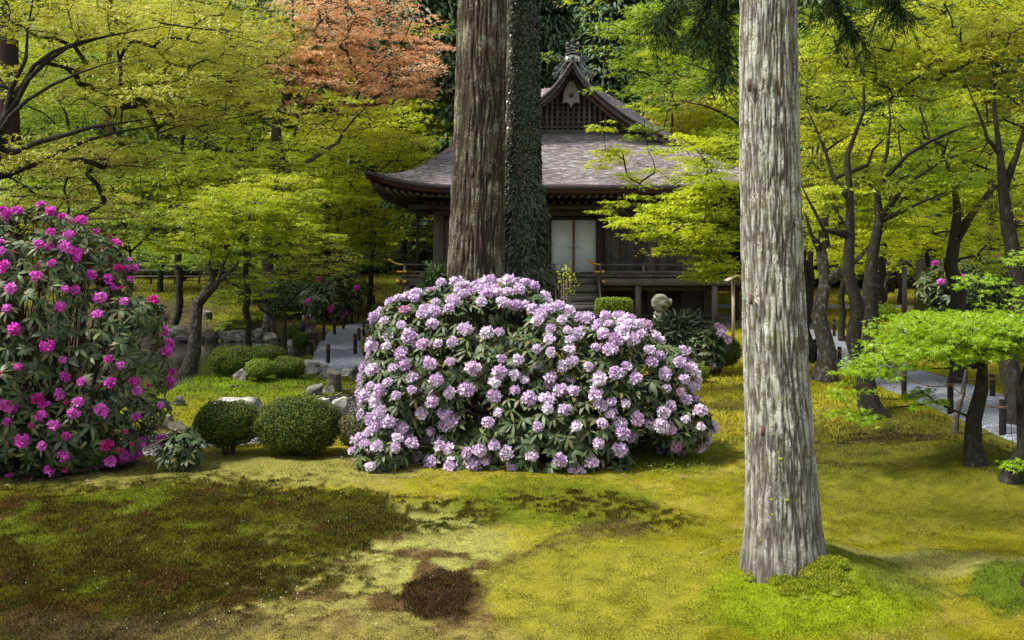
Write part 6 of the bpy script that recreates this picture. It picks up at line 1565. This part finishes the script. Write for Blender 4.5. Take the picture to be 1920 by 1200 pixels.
MB().obox((g[0] - .2, g[1], g[2] + 64 * s), (g[0] + .2, g[1], g[2] + 64 * s), .3, .05).build('cap', wood_grey, T)
g = on_ground(1696, 599); s = g[1] / F
T = thing('sign_post', 'tall thin grey wooden post with a pointed cap under the right-hand grove', 'post', g)
MB().box(g[0] - .06, g[0] + .06, g[1] - .06, g[1] + .06, g[2] - .1, g[2] + 100 * s).build('post_shaft', wood_grey, T)
for sg in (-1, 1): MB().obox((g[0], g[1], g[2] + 112 * s), (g[0] + sg * .22, g[1], g[2] + 100 * s), .3, .03).build('roof_board', wood_grey, T)
g = on_ground(1610, 583); s = g[1] / F
T = thing('garden_bench', 'low dark wooden bench far beyond the right-hand path', 'bench', g)
MB().box(g[0] - 16 * s, g[0] + 16 * s, g[1] - .15, g[1] + .2, g[2] + 22 * s, g[2] + 26 * s).build('seat', wood_grey, T)
for sg in (-1, 1): MB().box(g[0] + sg * 12 * s - .05, g[0] + sg * 12 * s + .05, g[1] - .1, g[1] + .12, g[2] - .05, g[2] + 22 * s - .002).build('leg', wood_dark, T)

# stone figure with a round head
D = 20.5; x = (1238 - CX) * D / F; gz = Z(x, D); s = D / F
T = thing('stone_figure', 'weathered stone figure with a round disc-like head in front of the hall', 'statue', (x, D, gz))
def ringm(cx, cy, rows, k=16, seed=0):
    th = np.arange(k) / k * 6.283; V = []
    for z, rx, ry in rows:
        r = 1 + .12 * (vn(np.cos(th) * 2 + seed, np.sin(th) * 2, z * 6, seed) - .5); V.append(np.stack([cx + np.cos(th) * rx * r, cy + np.sin(th) * ry * r, th * 0 + z], 1))
    n = len(rows); V.append(np.array([[cx, cy, rows[0][0]], [cx, cy, rows[-1][0]]])); V = np.vstack(V); j = np.arange(k)
    Fq = np.concatenate([np.stack([i * k + j, i * k + (j + 1) % k, (i + 1) * k + (j + 1) % k, (i + 1) * k + j], 1) for i in range(n - 1)])
    return V, [Fq, np.stack([(j + 1) % k, j, j * 0 + n * k], 1), np.stack([(n - 1) * k + j, (n - 1) * k + (j + 1) % k, j * 0 + n * k + 1], 1)]
zt = EZ - (552 - HY) * s; zn = EZ - (584 - HY) * s
V, Fs = ringm(x, D, [(gz - .1, .20, .18), (gz + .35, .17, .15), (zn - .35, .145, .13), (zn - .08, .15, .13), (zn, .115, .11), (zn + .04, .09, .09)], seed=3)
part('body', V, Fs, rock_m, T, True)
hc = (zt + zn) / 2; hr_ = (zt - zn) / 2 * 1.08
V, Fs = ringm(0, 0, [(-.11, hr_ * .8, hr_ * .8), (-.08, hr_ * .97, hr_ * .97), (0, hr_, hr_), (.07, hr_ * .95, hr_ * .95), (.10, hr_ * .7, hr_ * .7)], 22, 4)
V = np.stack([V[:, 0] + x, V[:, 2] + D - .02, V[:, 1] + hc], 1); part('head', V, [f[:, ::-1] for f in Fs], rock_m, T, True)
V, Fs = ringm(x + hr_ * .95, D + .02, [(hc - .05, .05, .06), (hc + .03, .07, .07), (hc + .09, .05, .05)], 10, 6); part('shoulder_knob', V, Fs, rock_m, T, True)
mb = MB()
for sg in (-1, 1): mb.tube([(x + sg * .10, D - .12, zn - .08), (x + sg * .12, D - .15, zn - .25), (x + sg * .02, D - .17, zn - .32)], [.045, .05, .04], 8)
mb.build('arm', rock_m, T, True)
# low rustic fence at the back left
fence = thing('bamboo_fence', 'low dark bamboo fence at the back of the garden on the far left', 'fence', (-15, 41, Z(-15, 41)))
for k in range(9):
    x = -18 + k * 1.0; z = Z(x, 41); MB().box(x - .04, x + .04, 40.96, 41.04, z - .1, z + .9).build('fence_post', wood_dark, fence)
for zz in (.3, .55, .8): MB().obox((-18, 40.93, Z(-18, 41) + zz), (-10, 40.93, Z(-10, 41) + zz), .05, .05).build('fence_rail', wood_grey, fence)
tot = sum(len(o.data.polygons) for o in bpy.data.objects if o.type == 'MESH'); un = sum(len(m.loops) - 2 * len(m.polygons) for m in bpy.data.meshes)
print('OBJECTS', len(bpy.data.objects), 'unique tris', un)
